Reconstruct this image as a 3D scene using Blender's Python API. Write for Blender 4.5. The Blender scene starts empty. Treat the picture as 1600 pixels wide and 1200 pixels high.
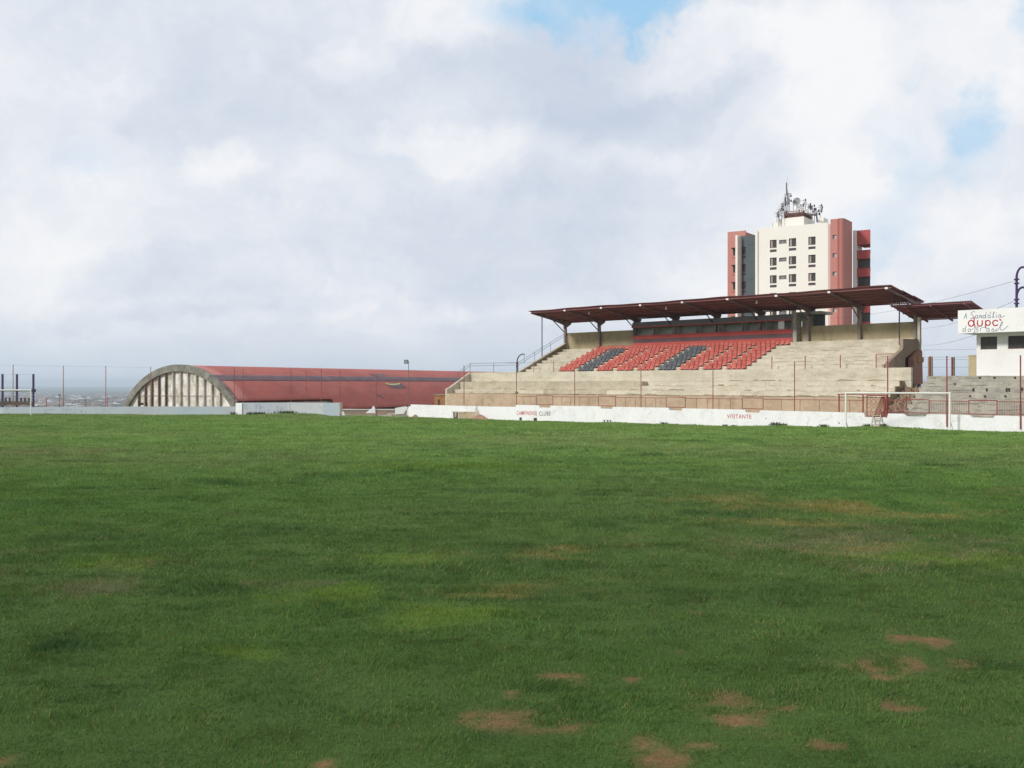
import bpy, bmesh, math, random
import numpy as np
from mathutils import Vector, Matrix
random.seed(7)
RNG = np.random.default_rng(7)
R = math.radians
C = bpy.context.scene.collection
SC = bpy.context.scene

# ------------------------------------------------------------------ camera
HAZE = 0.00013
E = 3.1                       # eye height over the pitch
F = 1550.0                    # focal length in photo pixels (1600 wide)
cam_d = bpy.data.cameras.new('camera')
cam = bpy.data.objects.new('camera', cam_d)
C.objects.link(cam)
cam.location = (0, 0, E)
cam.rotation_euler = (R(90), 0, 0)
cam_d.sensor_width = 36.0
cam_d.lens = 36.0 * F / 1600.0
cam_d.clip_start = 0.1
cam_d.clip_end = 80000
SC.camera = cam

# ------------------------------------------------------------------ view, sun, sky
SC.view_settings.view_transform = 'Standard'
SC.view_settings.look = 'None'
SC.view_settings.gamma = 1
SC.view_settings.exposure = 0.3
SC.cycles.volume_bounces = 1
SC.cycles.max_bounces = 6
SC.cycles.transparent_max_bounces = 12
SUN_AZ, SUN_EL = R(240), R(31)          # compass style: 0 = +Y, clockwise
sun_d = bpy.data.lights.new('sun', 'SUN')
sun_d.energy = 2.3
sun_d.angle = R(9)
sun_d.color = (1.0, 0.955, 0.88)
sun = bpy.data.objects.new('sun', sun_d)
C.objects.link(sun)
sd = Vector((math.sin(SUN_AZ) * math.cos(SUN_EL), math.cos(SUN_AZ) * math.cos(SUN_EL), math.sin(SUN_EL)))
sun.rotation_euler = sd.to_track_quat('Z', 'Y').to_euler()


class NT:
    """small helper to write node trees"""
    def __init__(self, tree):
        self.t = tree
        tree.nodes.clear()

    def n(self, typ, **kw):
        nd = self.t.nodes.new(typ)
        for k, v in kw.items():
            if k.startswith('i_'):
                key = k[2:]
                key = int(key) if key.isdigit() else key.replace('_', ' ')
                nd.inputs[key].default_value = v
            else:
                setattr(nd, k, v)
        return nd

    def l(self, a, b):
        self.t.links.new(a, b)

    def math(self, op, a, b=None, c=None, clamp=False):
        nd = self.t.nodes.new('ShaderNodeMath')
        nd.operation = op
        nd.use_clamp = clamp
        for i, v in enumerate((a, b, c)):
            if v is None:
                continue
            if isinstance(v, (int, float)):
                nd.inputs[i].default_value = v
            else:
                self.l(v, nd.inputs[i])
        return nd.outputs[0]

    def vmath(self, op, a, b=None):
        nd = self.t.nodes.new('ShaderNodeVectorMath')
        nd.operation = op
        for i, v in enumerate((a, b)):
            if v is None:
                continue
            if isinstance(v, (tuple, list, Vector)):
                nd.inputs[i].default_value = v
            else:
                self.l(v, nd.inputs[i])
        return nd

    def mix(self, fac, a, b, typ='MIX'):
        nd = self.t.nodes.new('ShaderNodeMix')
        nd.data_type = 'RGBA'
        nd.blend_type = typ
        for sock, v in ((nd.inputs[0], fac), (nd.inputs[6], a), (nd.inputs[7], b)):
            if isinstance(v, (int, float)):
                sock.default_value = v
            elif isinstance(v, (tuple, list)):
                sock.default_value = tuple(v) + ((1,) if len(v) == 3 else ())
            else:
                self.l(v, sock)
        return nd.outputs[2]

    def ramp(self, fac, stops, interp='LINEAR'):
        nd = self.t.nodes.new('ShaderNodeValToRGB')
        cr = nd.color_ramp
        cr.interpolation = interp
        while len(cr.elements) < len(stops):
            cr.elements.new(0.5)
        for e, (p, c) in zip(cr.elements, stops):
            e.position = p
            e.color = tuple(c) + (1,) if len(c) == 3 else c
        self.l(fac, nd.inputs[0])
        return nd.outputs[0]

    def maprange(self, v, a, b, c=0.0, d=1.0, smooth=True):
        nd = self.t.nodes.new('ShaderNodeMapRange')
        nd.interpolation_type = 'SMOOTHSTEP' if smooth else 'LINEAR'
        self.l(v, nd.inputs[0])
        for i, x in zip((1, 2, 3, 4), (a, b, c, d)):
            nd.inputs[i].default_value = x
        return nd.outputs[0]

    def noise(self, vec, scale, detail=4.0, rough=0.55, dist=0.0):
        nd = self.n('ShaderNodeTexNoise', i_Scale=scale, i_Detail=detail, i_Roughness=rough, i_Distortion=dist)
        if vec is not None:
            self.l(vec, nd.inputs['Vector'])
        return nd.outputs[0]


world = bpy.data.worlds.new('World')
SC.world = world
world.use_nodes = True
w = NT(world.node_tree)
out = w.n('ShaderNodeOutputWorld')
bg = w.n('ShaderNodeBackground', i_Strength=0.1)
w.l(bg.outputs[0], out.inputs[0])
sky = w.n('ShaderNodeTexSky', sky_type='NISHITA', sun_disc=False, sun_elevation=SUN_EL, sun_rotation=SUN_AZ,
          air_density=1.0, dust_density=1.0, ozone_density=1.0)
tc = w.n('ShaderNodeTexCoord')
D = w.vmath('NORMALIZE', tc.outputs['Generated']).outputs[0]
sep = w.n('ShaderNodeSeparateXYZ')
w.l(D, sep.inputs[0])
zc = w.math('MAXIMUM', sep.outputs[2], 0.0)
zd = w.math('ADD', zc, 0.16)
cp = w.n('ShaderNodeCombineXYZ')
w.l(w.math('DIVIDE', sep.outputs[0], zd), cp.inputs[0])
w.l(w.math('DIVIDE', sep.outputs[1], zd), cp.inputs[1])
P = cp.outputs[0]
# warp the direction a little so that the cloud masses get ragged rims
nw = w.n('ShaderNodeTexNoise', i_Scale=5.0, i_Detail=6.0, i_Roughness=0.6)
w.l(D, nw.inputs['Vector'])
warp = w.vmath('SUBTRACT', nw.outputs['Color'], (0.5, 0.5, 0.5)).outputs[0]
DW = w.vmath('ADD', D, w.vmath('MULTIPLY', warp, (0.24, 0.24, 0.19)).outputs[0]).outputs[0]


def blob(px, py, rx, ry, amp, soft=1.0):
    d = Vector((px - 800, F, 600 - py)).normalized()
    v = w.vmath('SUBTRACT', DW, tuple(d)).outputs[0]
    v = w.vmath('MULTIPLY', v, (F / rx, F / rx, F / ry)).outputs[0]
    ln = w.vmath('LENGTH', v).outputs['Value']
    return w.math('MULTIPLY', w.maprange(ln, 0.35 / soft, 1.45 * soft, 1.0, 0.0), amp)


def total(bl):
    acc = bl[0]
    for x in bl[1:]:
        acc = w.math('ADD', acc, x)
    return acc


tone = total([
    # white cloud
    blob(1150, 95, 170, 45, .30), blob(1290, 180, 120, 110, .34), blob(700, 228, 110, 30, .22), blob(372, 255, 50, 34, .24),
    blob(1120, 415, 130, 45, .24), blob(90, 370, 130, 90, .22), blob(560, 95, 75, 40, .16), blob(1270, 330, 120, 50, .30),
    blob(1560, 330, 80, 50, .22), blob(690, 25, 110, 40, .22), blob(250, 300, 110, 60, .12), blob(740, 495, 60, 16, .14),
    blob(350, 545, 40, 11, .30), blob(520, 505, 60, 12, .14), blob(110, 500, 60, 14, .14), blob(600, 540, 70, 10, .10), blob(165, 557, 32, 12, .20), blob(10, 555, 28, 10, .26), blob(1560, 60, 120, 80, .24), blob(1480, 420, 120, 40, .14),
    blob(240, 465, 40, 14, .10), blob(465, 465, 30, 14, .10), blob(80, 120, 160, 60, .08), blob(260, 515, 90, 14, .08),
    # grey undersides
    blob(930, 115, 220, 75, -.26), blob(1010, 185, 170, 40, -.22), blob(820, 340, 260, 60, -.16), blob(640, 420, 260, 50, -.10),
    blob(330, 110, 260, 80, -.08), blob(960, 290, 180, 40, -.10), blob(300, 190, 200, 40, -.10), blob(960, 400, 120, 60, -.10),
    blob(220, 410, 90, 30, -.12), blob(200, 475, 220, 14, -.10), blob(900, 440, 200, 40, -.08), blob(1480, 470, 90, 40, -.10),
])
n1 = w.noise(P, 1.1, 9.0, 0.58, 0.25)
n2 = w.noise(DW, 7.0, 9.0, 0.62, 0.3)
n3 = w.noise(w.vmath('MULTIPLY', DW, (1, 1, 1.8)).outputs[0], 22.0, 8.0, 0.62, 0.4)
t_ = w.math('ADD', w.math('ADD', w.math('MULTIPLY', w.math('SUBTRACT', n1, 0.5), 0.42), w.math('ADD', w.math('MULTIPLY', w.math('SUBTRACT', n2, 0.5), 0.58), w.math('MULTIPLY', w.math('SUBTRACT', n3, 0.5), 0.34))), 0.675)
t_ = w.math('ADD', t_, tone, clamp=True)
ccol = w.ramp(t_, [(0.0, (4.1, 4.7, 5.8)), (0.30, (4.75, 5.3, 6.3)), (0.55, (5.6, 6.05, 6.8)), (0.78, (6.7, 6.95, 7.4)), (1.0, (7.6, 7.65, 7.8))])
gap = total([blob(890, 14, 125, 32, .92), blob(1055, 18, 105, 26, .92), blob(1520, 168, 50, 36, .62), blob(1410, 270, 50, 50, .30), blob(1500, 235, 50, 34, .3),
             blob(655, 3, 26, 10, .5), blob(600, 248, 40, 12, .2), blob(1590, 35, 26, 24, .4), blob(170, 215, 26, 14, .3), blob(1380, 360, 90, 30, .25),
             blob(130, 262, 60, 20, .18), blob(60, 520, 120, 26, .16)])
gapn = w.math('MULTIPLY', gap, w.maprange(n2, 0.30, 0.62, 1.25, 0.75), clamp=True)
blue = w.mix(0.82, sky.outputs[0], (3.3, 5.6, 7.7))
clouds = w.mix(gapn, ccol, blue)
# low band of even milky air over the horizon
low = w.maprange(sep.outputs[2], 0.0, 0.075, 0.78, 0.0)
skyc = w.mix(low, clouds, (4.8, 5.5, 6.3))
w.l(skyc, bg.inputs[0])


# ------------------------------------------------------------------ materials
def pos_node(m):
    g = m.n('ShaderNodeNewGeometry')
    return g.outputs['Position']


def srgb(r, g, b):
    f = lambda c: ((c / 255.0 + 0.055) / 1.055) ** 2.4 if c > 10 else c / 255 / 12.92
    return (f(r), f(g), f(b))


MATS = {}


def mat(name, col, col2=None, scale=1.0, rough=0.85, stain=None, stain_amt=0.0, stretch=(1, 1, 1), bump=0.0, bscale=30.0,
        metallic=0.0, spec=0.3, fine=0.06, vert=0.0, rnd=0.0, thr=(0.45, 0.7)):
    """weathered surface: base, large soft variation, stains, fine grain"""
    mt = bpy.data.materials.new(name)
    mt.use_nodes = True
    m = NT(mt.node_tree)
    o = m.n('ShaderNodeOutputMaterial')
    b = m.n('ShaderNodeBsdfPrincipled', i_Roughness=rough, i_Metallic=metallic)
    b.inputs['Specular IOR Level'].default_value = spec
    m.l(b.outputs[0], o.inputs[0])
    p = pos_node(m)
    ps = m.vmath('MULTIPLY', p, stretch).outputs[0]
    c = m.mix(m.maprange(m.noise(ps, scale, 5, 0.6), 0.3, 0.7), col, col2 or tuple(x * 0.85 for x in col))
    if stain:
        s = m.maprange(m.noise(ps, scale * 2.3, 7, 0.68, 0.4), thr[0], thr[1], 0.0, stain_amt)
        c = m.mix(s, c, stain)
    if vert:
        pv = m.vmath('MULTIPLY', p, (3.0, 3.0, 0.35)).outputs[0]
        s = m.maprange(m.noise(pv, 1.3, 5, 0.6), 0.5, 0.8, 0.0, vert)
        c = m.mix(s, c, stain or tuple(x * .5 for x in col))
    if fine:
        s = m.noise(p, 9.0, 6, 0.75)
        c = m.mix(1.0, c, m.ramp(s, [(0.25, (1 - fine * 3,) * 3), (0.75, (1 + fine * 2,) * 3)]), 'MULTIPLY')
    if rnd:
        oi = m.n('ShaderNodeObjectInfo')
        v = m.math('ADD', m.math('MULTIPLY', oi.outputs['Random'], rnd), 1 - rnd * .5)
        cc = m.n('ShaderNodeCombineXYZ')
        for i in range(3):
            m.l(v, cc.inputs[i])
        c = m.mix(1.0, c, cc.outputs[0], 'MULTIPLY')
    m.l(c, b.inputs['Base Color'])
    if bump:
        bp = m.n('ShaderNodeBump', i_Strength=bump, i_Distance=0.02)
        m.l(m.noise(p, bscale, 6, 0.7), bp.inputs['Height'])
        m.l(bp.outputs[0], b.inputs['Normal'])
    MATS[name] = mt
    return mt


M_conc = mat('pale_concrete', (.60, .55, .445), (.50, .455, .36), 0.35, stain=(.36, .30, .21), stain_amt=.55, stretch=(1, 1, 2.5), bump=.5, bscale=12, vert=.25, fine=.07)
M_concP = mat('patched_concrete', (.50, .445, .34), (.43, .38, .285), 0.5, stain=(.30, .24, .16), stain_amt=.6, stretch=(1, 1, 2), bump=.4, bscale=10, vert=.3)
M_grime_shade = mat('grime_shade_line', (.25, .20, .13), (.33, .27, .19), 3.0)  # dark tone for riser-foot dirt and the crease shade painted with it
M_raft = mat('rafter_steel', (.23, .17, .165), (.18, .12, .12), 1.0)
M_concD = mat('ochre_concrete', (.50, .42, .27), (.40, .33, .20), 0.5, stain=(.25, .20, .12), stain_amt=.6, stretch=(1, 1, .5), bump=.4, bscale=10, vert=.5)
M_concB = mat('brown_concrete', (.34, .27, .20), (.28, .22, .16), 0.6, stain=(.22, .17, .12), stain_amt=.5, bump=.4, bscale=12)
M_found = mat('tan_foundation_plaster', (.52, .40, .28), (.42, .32, .22), 0.5, stain=(.34, .24, .15), stain_amt=.6, stretch=(1, 1, 1.5), bump=.4, bscale=14)
M_grey = mat('grey_mossy_concrete', (.43, .40, .335), (.34, .325, .28), 0.5, stain=(.19, .175, .14), stain_amt=.6, stretch=(1, 1, 2.5), bump=.7, bscale=14, vert=.2, fine=.1)
M_post = mat('grey_pink_concrete', (.33, .27, .24), (.25, .20, .18), 0.8, stain=(.17, .13, .12), stain_amt=.5, vert=.4)
M_white = mat('whitewash', (.80, .80, .80), (.75, .75, .76), 0.5, stain=(.50, .47, .42), stain_amt=.42, bump=.35, bscale=9, vert=.16, fine=.04, thr=(.48, .76))
M_whiteB = mat('white_building_paint', (.80, .79, .78), (.77, .76, .745), 0.3, stain=(.62, .60, .56), stain_amt=.2, fine=.02)
M_wallblue = mat('blueish_wall_paint', (.46, .53, .60), (.52, .53, .57), 0.12, stain=(.37, .40, .42), stain_amt=.5, bump=.2, bscale=9, fine=.05)
M_wallpale = mat('pale_wall_paint', (.66, .68, .69), (.58, .60, .64), 0.3, stain=(.46, .48, .47), stain_amt=.4, fine=.05)
M_faint = mat('faded_wall_lettering', (.36, .43, .50), (.42, .48, .54), 1.0, stain=(.5, .55, .58), stain_amt=.8)
M_red = mat('red_iron_paint', (.31, .065, .055), (.24, .05, .045), 1.5, rough=.6, stain=(.16, .05, .04), stain_amt=.5)
M_redpale = mat('faded_red_iron', (.40, .16, .13), (.32, .10, .09), 1.5, rough=.7)
M_redrail = mat('thin_red_rail_paint', (.31, .11, .09), (.25, .08, .065), 1.5, rough=.7)
M_iron = mat('dark_iron', (.075, .062, .08), (.05, .045, .06), 2.0, rough=.6)
M_violet = mat('dark_violet_steel', (.055, .03, .12), (.04, .03, .08), 1.5, rough=.6)
M_steelg = mat('grey_steel', (.16, .17, .19), (.12, .12, .14), 2.0, rough=.5)
M_pressred = mat('red_box_paint', (.56, .10, .085), (.50, .09, .08), 0.6, rough=.7, stain=(.38, .06, .06), stain_amt=.4, vert=.3)
M_pressblk = mat('dark_stripe_paint', (.115, .075, .085), (.16, .09, .10), 0.8, rough=.7)
M_pressgry = mat('grey_box_front', (.24, .235, .25), (.20, .195, .21), 0.7, rough=.8)
M_pressin = mat('box_interior', (.62, .60, .54), (.50, .48, .44), 0.7, rough=.9)
M_sheet = mat('red_brown_roof_sheet', (.34, .14, .15), (.27, .115, .12), 0.35, rough=.75, stain=(.16, .07, .07), stain_amt=.55, stretch=(1, 1, 1), fine=.12)
M_purl = mat('purlin_steel', (.27, .115, .12), (.23, .10, .105), 1.0, rough=.7)
M_trim = mat('white_end_trim', (.80, .79, .82), None, 1.0, rough=.5)
M_tcream = mat('cream_facade_render', (.79, .765, .705), (.76, .735, .67), 0.06, stain=(.68, .62, .53), stain_amt=.25, vert=.10, fine=.02)
M_tred = mat('salmon_facade_render', (.50, .225, .19), (.44, .19, .165), 0.10, stain=(.42, .17, .14), stain_amt=.4, vert=.2, fine=.04)
M_tredd = mat('deep_red_facade_render', (.42, .10, .09), (.36, .085, .08), 0.10, stain=(.3, .08, .07), stain_amt=.4, fine=.04)
M_tgrey = mat('blue_grey_facade_render', (.10, .12, .132), (.085, .104, .118), 0.10, stain=(.08, .10, .11), stain_amt=.4, fine=.04)
M_tpink = mat('pink_cream_render', (.62, .46, .42), None, 0.1)
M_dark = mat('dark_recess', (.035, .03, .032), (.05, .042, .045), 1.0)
M_frame = mat('brown_window_frame', (.13, .075, .065), None, 1.0)
M_curtain = mat('pale_curtain', (.45, .36, .34), (.32, .28, .28), 1.0)
M_acbox = mat('dark_sill_box', (.10, .075, .085), (.08, .06, .07), 2.0)
M_hallw = mat('stained_white_panel', (.88, .87, .83), (.74, .72, .63), 0.35, stain=(.34, .33, .20), stain_amt=.75, stretch=(1, 1, .6), fine=.2, vert=.7, thr=(.42, .62))
M_hallrim = mat('mossy_concrete_arch', (.29, .285, .24), (.19, .185, .155), 0.5, stain=(.06, .06, .05), stain_amt=.85, fine=.15, vert=.5)
M_rib = mat('rusty_rib', (.085, .06, .055), (.20, .12, .10), 0.4)
M_ribpale = mat('pale_rib', (.55, .50, .46), (.34, .28, .25), 0.6)
M_stripe = mat('dark_roof_band', (.105, .082, .095), (.17, .10, .11), 0.35, rough=.8, stain=(.22, .19, .22), stain_amt=.5)
M_yel = mat('pale_yellow_paint', (.62, .58, .26), None, 1.0)
M_wood = mat('weathered_ladder_wood', (.50, .44, .36), (.36, .31, .25), 2.0)
M_goal = mat('white_goal_paint', (.80, .80, .74), (.74, .74, .68), 1.0, rough=.5)
M_goalgray = mat('worn_goal_steel', (.55, .55, .54), (.42, .42, .42), 1.5)
M_soil = mat('red_brown_soil', (.36, .22, .15), (.27, .16, .11), 0.9, stain=(.18, .12, .08), stain_amt=.5, bump=.8, bscale=10)
M_rubble = mat('pale_rubble', (.55, .52, .45), (.42, .39, .33), 0.9, stain=(.25, .22, .18), stain_amt=.6, fine=.12)
M_jamb = mat('weathered_red_brick', (.40, .19, .14), (.33, .22, .17), 1.6, stain=(.2, .12, .09), stain_amt=.5)
M_parapet = mat('dark_brown_parapet', (.13, .10, .085), (.09, .07, .06), 1.0)
M_brick = mat('eroded_brick', (.25, .165, .115), (.36, .28, .20), 1.2, stain=(.13, .08, .06), stain_amt=.7, bump=.8, bscale=8, fine=.15)
M_orange = mat('orange_brick', (.46, .24, .10), (.40, .20, .10), 1.0, stain=(.30, .17, .08), stain_amt=.5)
M_inkred = mat('red_lettering', (.56, .05, .07), None, 1.0)
M_inkblk = mat('black_lettering', (.08, .07, .08), None, 1.0)
M_inkblue = mat('grey_blue_lettering', (.24, .31, .38), None, 1.0)
M_weed = mat('weed_leaves', (.055, .10, .03), (.09, .13, .04), 2.0)
M_dish = mat('dish_grey', (.42, .44, .44), (.34, .36, .37), 2.0, rough=.5)
M_dishw = mat('dish_white', (.80, .80, .80), None, 2.0, rough=.5)
M_rust = mat('rusty_platform', (.17, .075, .07), (.24, .13, .11), 1.5, stain=(.10, .05, .05), stain_amt=.6)


def seat_mat(name, col, col2):
    mt = bpy.data.materials.new(name)
    mt.use_nodes = True
    m = NT(mt.node_tree)
    o = m.n('ShaderNodeOutputMaterial')
    b = m.n('ShaderNodeBsdfPrincipled', i_Roughness=.45)
    b.inputs['Specular IOR Level'].default_value = 0.4
    m.l(b.outputs[0], o.inputs[0])
    oi = m.n('ShaderNodeObjectInfo')
    c = m.mix(oi.outputs['Random'], col, col2)
    c = m.mix(m.maprange(m.noise(pos_node(m), 6.0, 4, .6), .4, .75, 0, .30), c, tuple(x * .85 + .03 for x in col))
    m.l(c, b.inputs['Base Color'])
    return mt


M_seatred = seat_mat('faded_red_plastic', (.42, .075, .055), (.50, .125, .095))
M_seatblk = seat_mat('black_plastic', (.065, .075, .085), (.105, .11, .125))


def glass_mat():
    mt = bpy.data.materials.new('window_glass')
    mt.use_nodes = True
    m = NT(mt.node_tree)
    o = m.n('ShaderNodeOutputMaterial')
    b = m.n('ShaderNodeBsdfPrincipled', i_Roughness=.25)
    b.inputs['Specular IOR Level'].default_value = .35
    g = m.noise(pos_node(m), .8, 3, .5)
    m.l(m.mix(g, (.025, .025, .028), (.075, .075, .07)), b.inputs['Base Color'])
    m.l(b.outputs[0], o.inputs[0])
    return mt


M_glass = glass_mat()


def hall_roof_mat():
    """corrugated barrel roof: UV x = metres along the hall, y = metres round the arch"""
    mt = bpy.data.materials.new('red_barrel_roof')
    mt.use_nodes = True
    m = NT(mt.node_tree)
    o = m.n('ShaderNodeOutputMaterial')
    b = m.n('ShaderNodeBsdfPrincipled', i_Roughness=.75)
    b.inputs['Specular IOR Level'].default_value = .25
    m.l(b.outputs[0], o.inputs[0])
    uv = m.n('ShaderNodeUVMap').outputs[0]
    s = m.n('ShaderNodeSeparateXYZ')
    m.l(uv, s.inputs[0])
    c = m.mix(m.maprange(m.noise(uv, .12, 6, .6), .3, .7), (.43, .115, .088), (.33, .088, .072))
    # every sheet weathers differently
    wn = m.n('ShaderNodeTexWhiteNoise', noise_dimensions='2D')
    fl = m.vmath('FLOOR', m.vmath('MULTIPLY', uv, (.33, .42, 1)).outputs[0]).outputs[0]
    m.l(fl, wn.inputs['Vector'])
    c = m.mix(m.math('MULTIPLY', wn.outputs[0], .42), c, (.44, .16, .13))
    # lap joints round the arch and screw lines
    for per, wd, dk in ((2.38, .035, .5),):
        fr = m.math('FRACT', m.math('DIVIDE', s.outputs[1], per))
        lap = m.maprange(fr, 0.0, wd, .55, 0.0)
        c = m.mix(m.math('MULTIPLY', lap, m.maprange(m.noise(uv, .7, 4, .7), .35, .65)), c, (.13, .05, .05))
    pat = m.maprange(m.noise(uv, .9, 5, .7, .6), .66, .74, 0, .5)
    c = m.mix(pat, c, (.55, .40, .38))
    dg = m.n('ShaderNodeVectorRotate', i_Angle=.6)
    m.l(uv, dg.inputs[0])
    st2 = m.noise(m.vmath('MULTIPLY', dg.outputs[0], (.12, 1.6, 1)).outputs[0], 1.0, 5, .65)
    c = m.mix(m.maprange(st2, .52, .75, 0, .55), c, (.22, .065, .065))
    # bleached sheets next to the gable
    g = m.maprange(s.outputs[0], 3.0, 4.2, .35, 0.0)
    c = m.mix(g, c, (.58, .30, .28))
    m.l(c, b.inputs['Base Color'])
    wv = m.math('SINE', m.math('MULTIPLY', s.outputs[0], 2 * math.pi / .5))
    bp = m.n('ShaderNodeBump', i_Strength=.5, i_Distance=.08)
    m.l(wv, bp.inputs['Height'])
    m.l(bp.outputs[0], b.inputs['Normal'])
    return mt


M_hallroof = hall_roof_mat()


# ------------------------------------------------------------------ builders
class MB:
    def __init__(self):
        self.v, self.f, self.mi, self.uv = [], [], [], None

    def face(self, pts, mi=0):
        k = len(self.v)
        self.v += [Vector(p) for p in pts]
        self.f.append(tuple(range(k, k + len(pts))))
        self.mi.append(mi)
        return self

    def hexa(self, p, mi=0):
        """p: 8 points, bottom loop 0-3, top loop 4-7"""
        k = len(self.v)
        self.v += [Vector(q) for q in p]
        for q in ((0, 3, 2, 1), (4, 5, 6, 7), (0, 1, 5, 4), (1, 2, 6, 5), (2, 3, 7, 6), (3, 0, 4, 7)):
            self.f.append(tuple(k + i for i in q))
            self.mi.append(mi)
        return self

    def box(self, fr, a0, a1, b0, b1, z0, z1, mi=0):
        return self.hexa([fr(a0, b0, z0), fr(a1, b0, z0), fr(a1, b1, z0), fr(a0, b1, z0),
                          fr(a0, b0, z1), fr(a1, b0, z1), fr(a1, b1, z1), fr(a0, b1, z1)], mi)

    def prism(self, pts, d, mi=0):
        """polygon pts extruded by vector d"""
        k = len(self.v)
        n = len(pts)
        d = Vector(d)
        self.v += [Vector(p) for p in pts] + [Vector(p) + d for p in pts]
        self.f.append(tuple(range(k, k + n))); self.mi.append(mi)
        self.f.append(tuple(range(k + 2 * n - 1, k + n - 1, -1))); self.mi.append(mi)
        for i in range(n):
            j = (i + 1) % n
            self.f.append((k + i, k + n + i, k + n + j, k + j)); self.mi.append(mi)
        return self

    def tube(self, a, b, r, r2=None, seg=8, mi=0):
        a, b = Vector(a), Vector(b)
        r2 = r if r2 is None else r2
        d = (b - a).normalized()
        u = d.orthogonal().normalized()
        v = d.cross(u)
        k = len(self.v)
        for p, rr in ((a, r), (b, r2)):
            for i in range(seg):
                t = 2 * math.pi * i / seg
                self.v.append(p + u * math.cos(t) * rr + v * math.sin(t) * rr)
        for i in range(seg):
            j = (i + 1) % seg
            self.f.append((k + i, k + j, k + seg + j, k + seg + i)); self.mi.append(mi)
        self.f.append(tuple(range(k + seg - 1, k - 1, -1))); self.mi.append(mi)
        self.f.append(tuple(range(k + seg, k + 2 * seg))); self.mi.append(mi)
        return self

    def path(self, pts, r, seg=6, mi=0):
        for a, b in zip(pts[:-1], pts[1:]):
            self.tube(a, b, r, seg=seg, mi=mi)
        return self

    def build(self, name, mats, parent=None, loc=None, smooth=False, label=None):
        if not isinstance(mats, (list, tuple)):
            mats = [mats]
        off = Vector(loc) if loc is not None else (wloc(parent) if parent else Vector((0, 0, 0)))
        me = bpy.data.meshes.new(name)
        me.from_pydata([tuple(v - off) for v in self.v], [], self.f)
        for m_ in mats:
            me.materials.append(m_)
        me.polygons.foreach_set('material_index', self.mi)
        if smooth:
            me.polygons.foreach_set('use_smooth', [True] * len(self.f))
        me.validate()
        bm = bmesh.new(); bm.from_mesh(me)
        bmesh.ops.recalc_face_normals(bm, faces=bm.faces)
        bm.to_mesh(me); bm.free()
        me.update()
        o = bpy.data.objects.new(name, me)
        C.objects.link(o)
        if parent:
            o.parent = parent
        elif loc is not None:
            o.location = off
        if label:
            o['label'] = label
        return o


WL = {}


def wloc(o):
    v = Vector((0, 0, 0))
    while o is not None:
        v += o.location
        o = o.parent
    return v


def tag(o, label=None, cat=None, group=None, kind=None):
    if label: o['label'] = label
    if cat: o['category'] = cat
    if group: o['group'] = group
    if kind: o['kind'] = kind
    return o


def empty(name, loc, label, cat, group=None):
    o = bpy.data.objects.new(name, None)
    C.objects.link(o)
    o.location = loc
    o.empty_display_size = .5
    return tag(o, label, cat, group)


def copy_tree(o, parent=None):
    c = o.copy()
    C.objects.link(c)
    c.parent = parent
    for ch in list(o.children):
        copy_tree(ch, c)
    return c


# world frame with heights measured from the eye
def W(x, y, z):
    return Vector((x, y, z + E))


# stand frame: s along the front wall (to the right and nearer), w away from the pitch
U = Vector((0.713, -0.701, 0)); N = Vector((0.701, 0.713, 0))
P0 = Vector((0, 101.0, E))


def S(s, w_, z):
    return P0 + U * s + N * w_ + Vector((0, 0, z))


def Ys(s, w_):
    return 101 - .701 * s + .713 * w_


def sx(px, w_):               # metres along the stand of something seen at photo column px standing at depth w
    t = (px - 800) / F
    return (t * (101 + .713 * w_) - .701 * w_) / (.713 + .701 * t)


def sz(py, s, w_):
    return (600 - py) / F * Ys(s, w_)


# apartment tower frame
TU = Vector((0.829, -0.559, 0)); TN = Vector((0.559, 0.829, 0)); T0 = Vector((46.8, 165, E))


def T(a, b, z):
    return T0 + TU * a + TN * b + Vector((0, 0, z))


def tx(px, b=0.0):
    t = (px - 800) / F
    return (t * (165 + .829 * b) - 46.8 - .559 * b) / (.829 + .559 * t)


def tz(py, a, b=0.0):
    return (600 - py) / F * (165 - .559 * a + .829 * b)


# plain frontal frame: a point seen at photo column/row on the upright plane y = Y
def X(px, Y):
    return (px - 800) / F * Y


def Z(py, Y):
    return (600 - py) / F * Y


# ------------------------------------------------------------------ noise in numpy
def vnoise(x, y, seed):
    xi = np.floor(x).astype(np.int64); yi = np.floor(y).astype(np.int64)
    fx = x - xi; fy = y - yi
    fx = fx * fx * (3 - 2 * fx); fy = fy * fy * (3 - 2 * fy)

    def h(a, b):
        n = (a * 374761393 + b * 668265263 + seed * 1442695041) & 0xffffffff
        n = ((n ^ (n >> 13)) * 1274126177) & 0xffffffff
        return ((n ^ (n >> 16)) & 0xffff) / 65535.0
    a = h(xi, yi); b = h(xi + 1, yi); c = h(xi, yi + 1); d = h(xi + 1, yi + 1)
    return (a * (1 - fx) + b * fx) * (1 - fy) + (c * (1 - fx) + d * fx) * fy


def fbm(x, y, sc, oct_=4, seed=1):
    s = 0.0; a = .5; t = 0.0
    for i in range(oct_):
        s = s + a * vnoise(x * sc + 17.3 * i, y * sc + 9.1 * i, seed + i)
        t += a; a *= .55; sc *= 2.03
    return s / t


def smooth(x, a, b):
    t = np.clip((x - a) / (b - a), 0, 1)
    return t * t * (3 - 2 * t)


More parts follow.
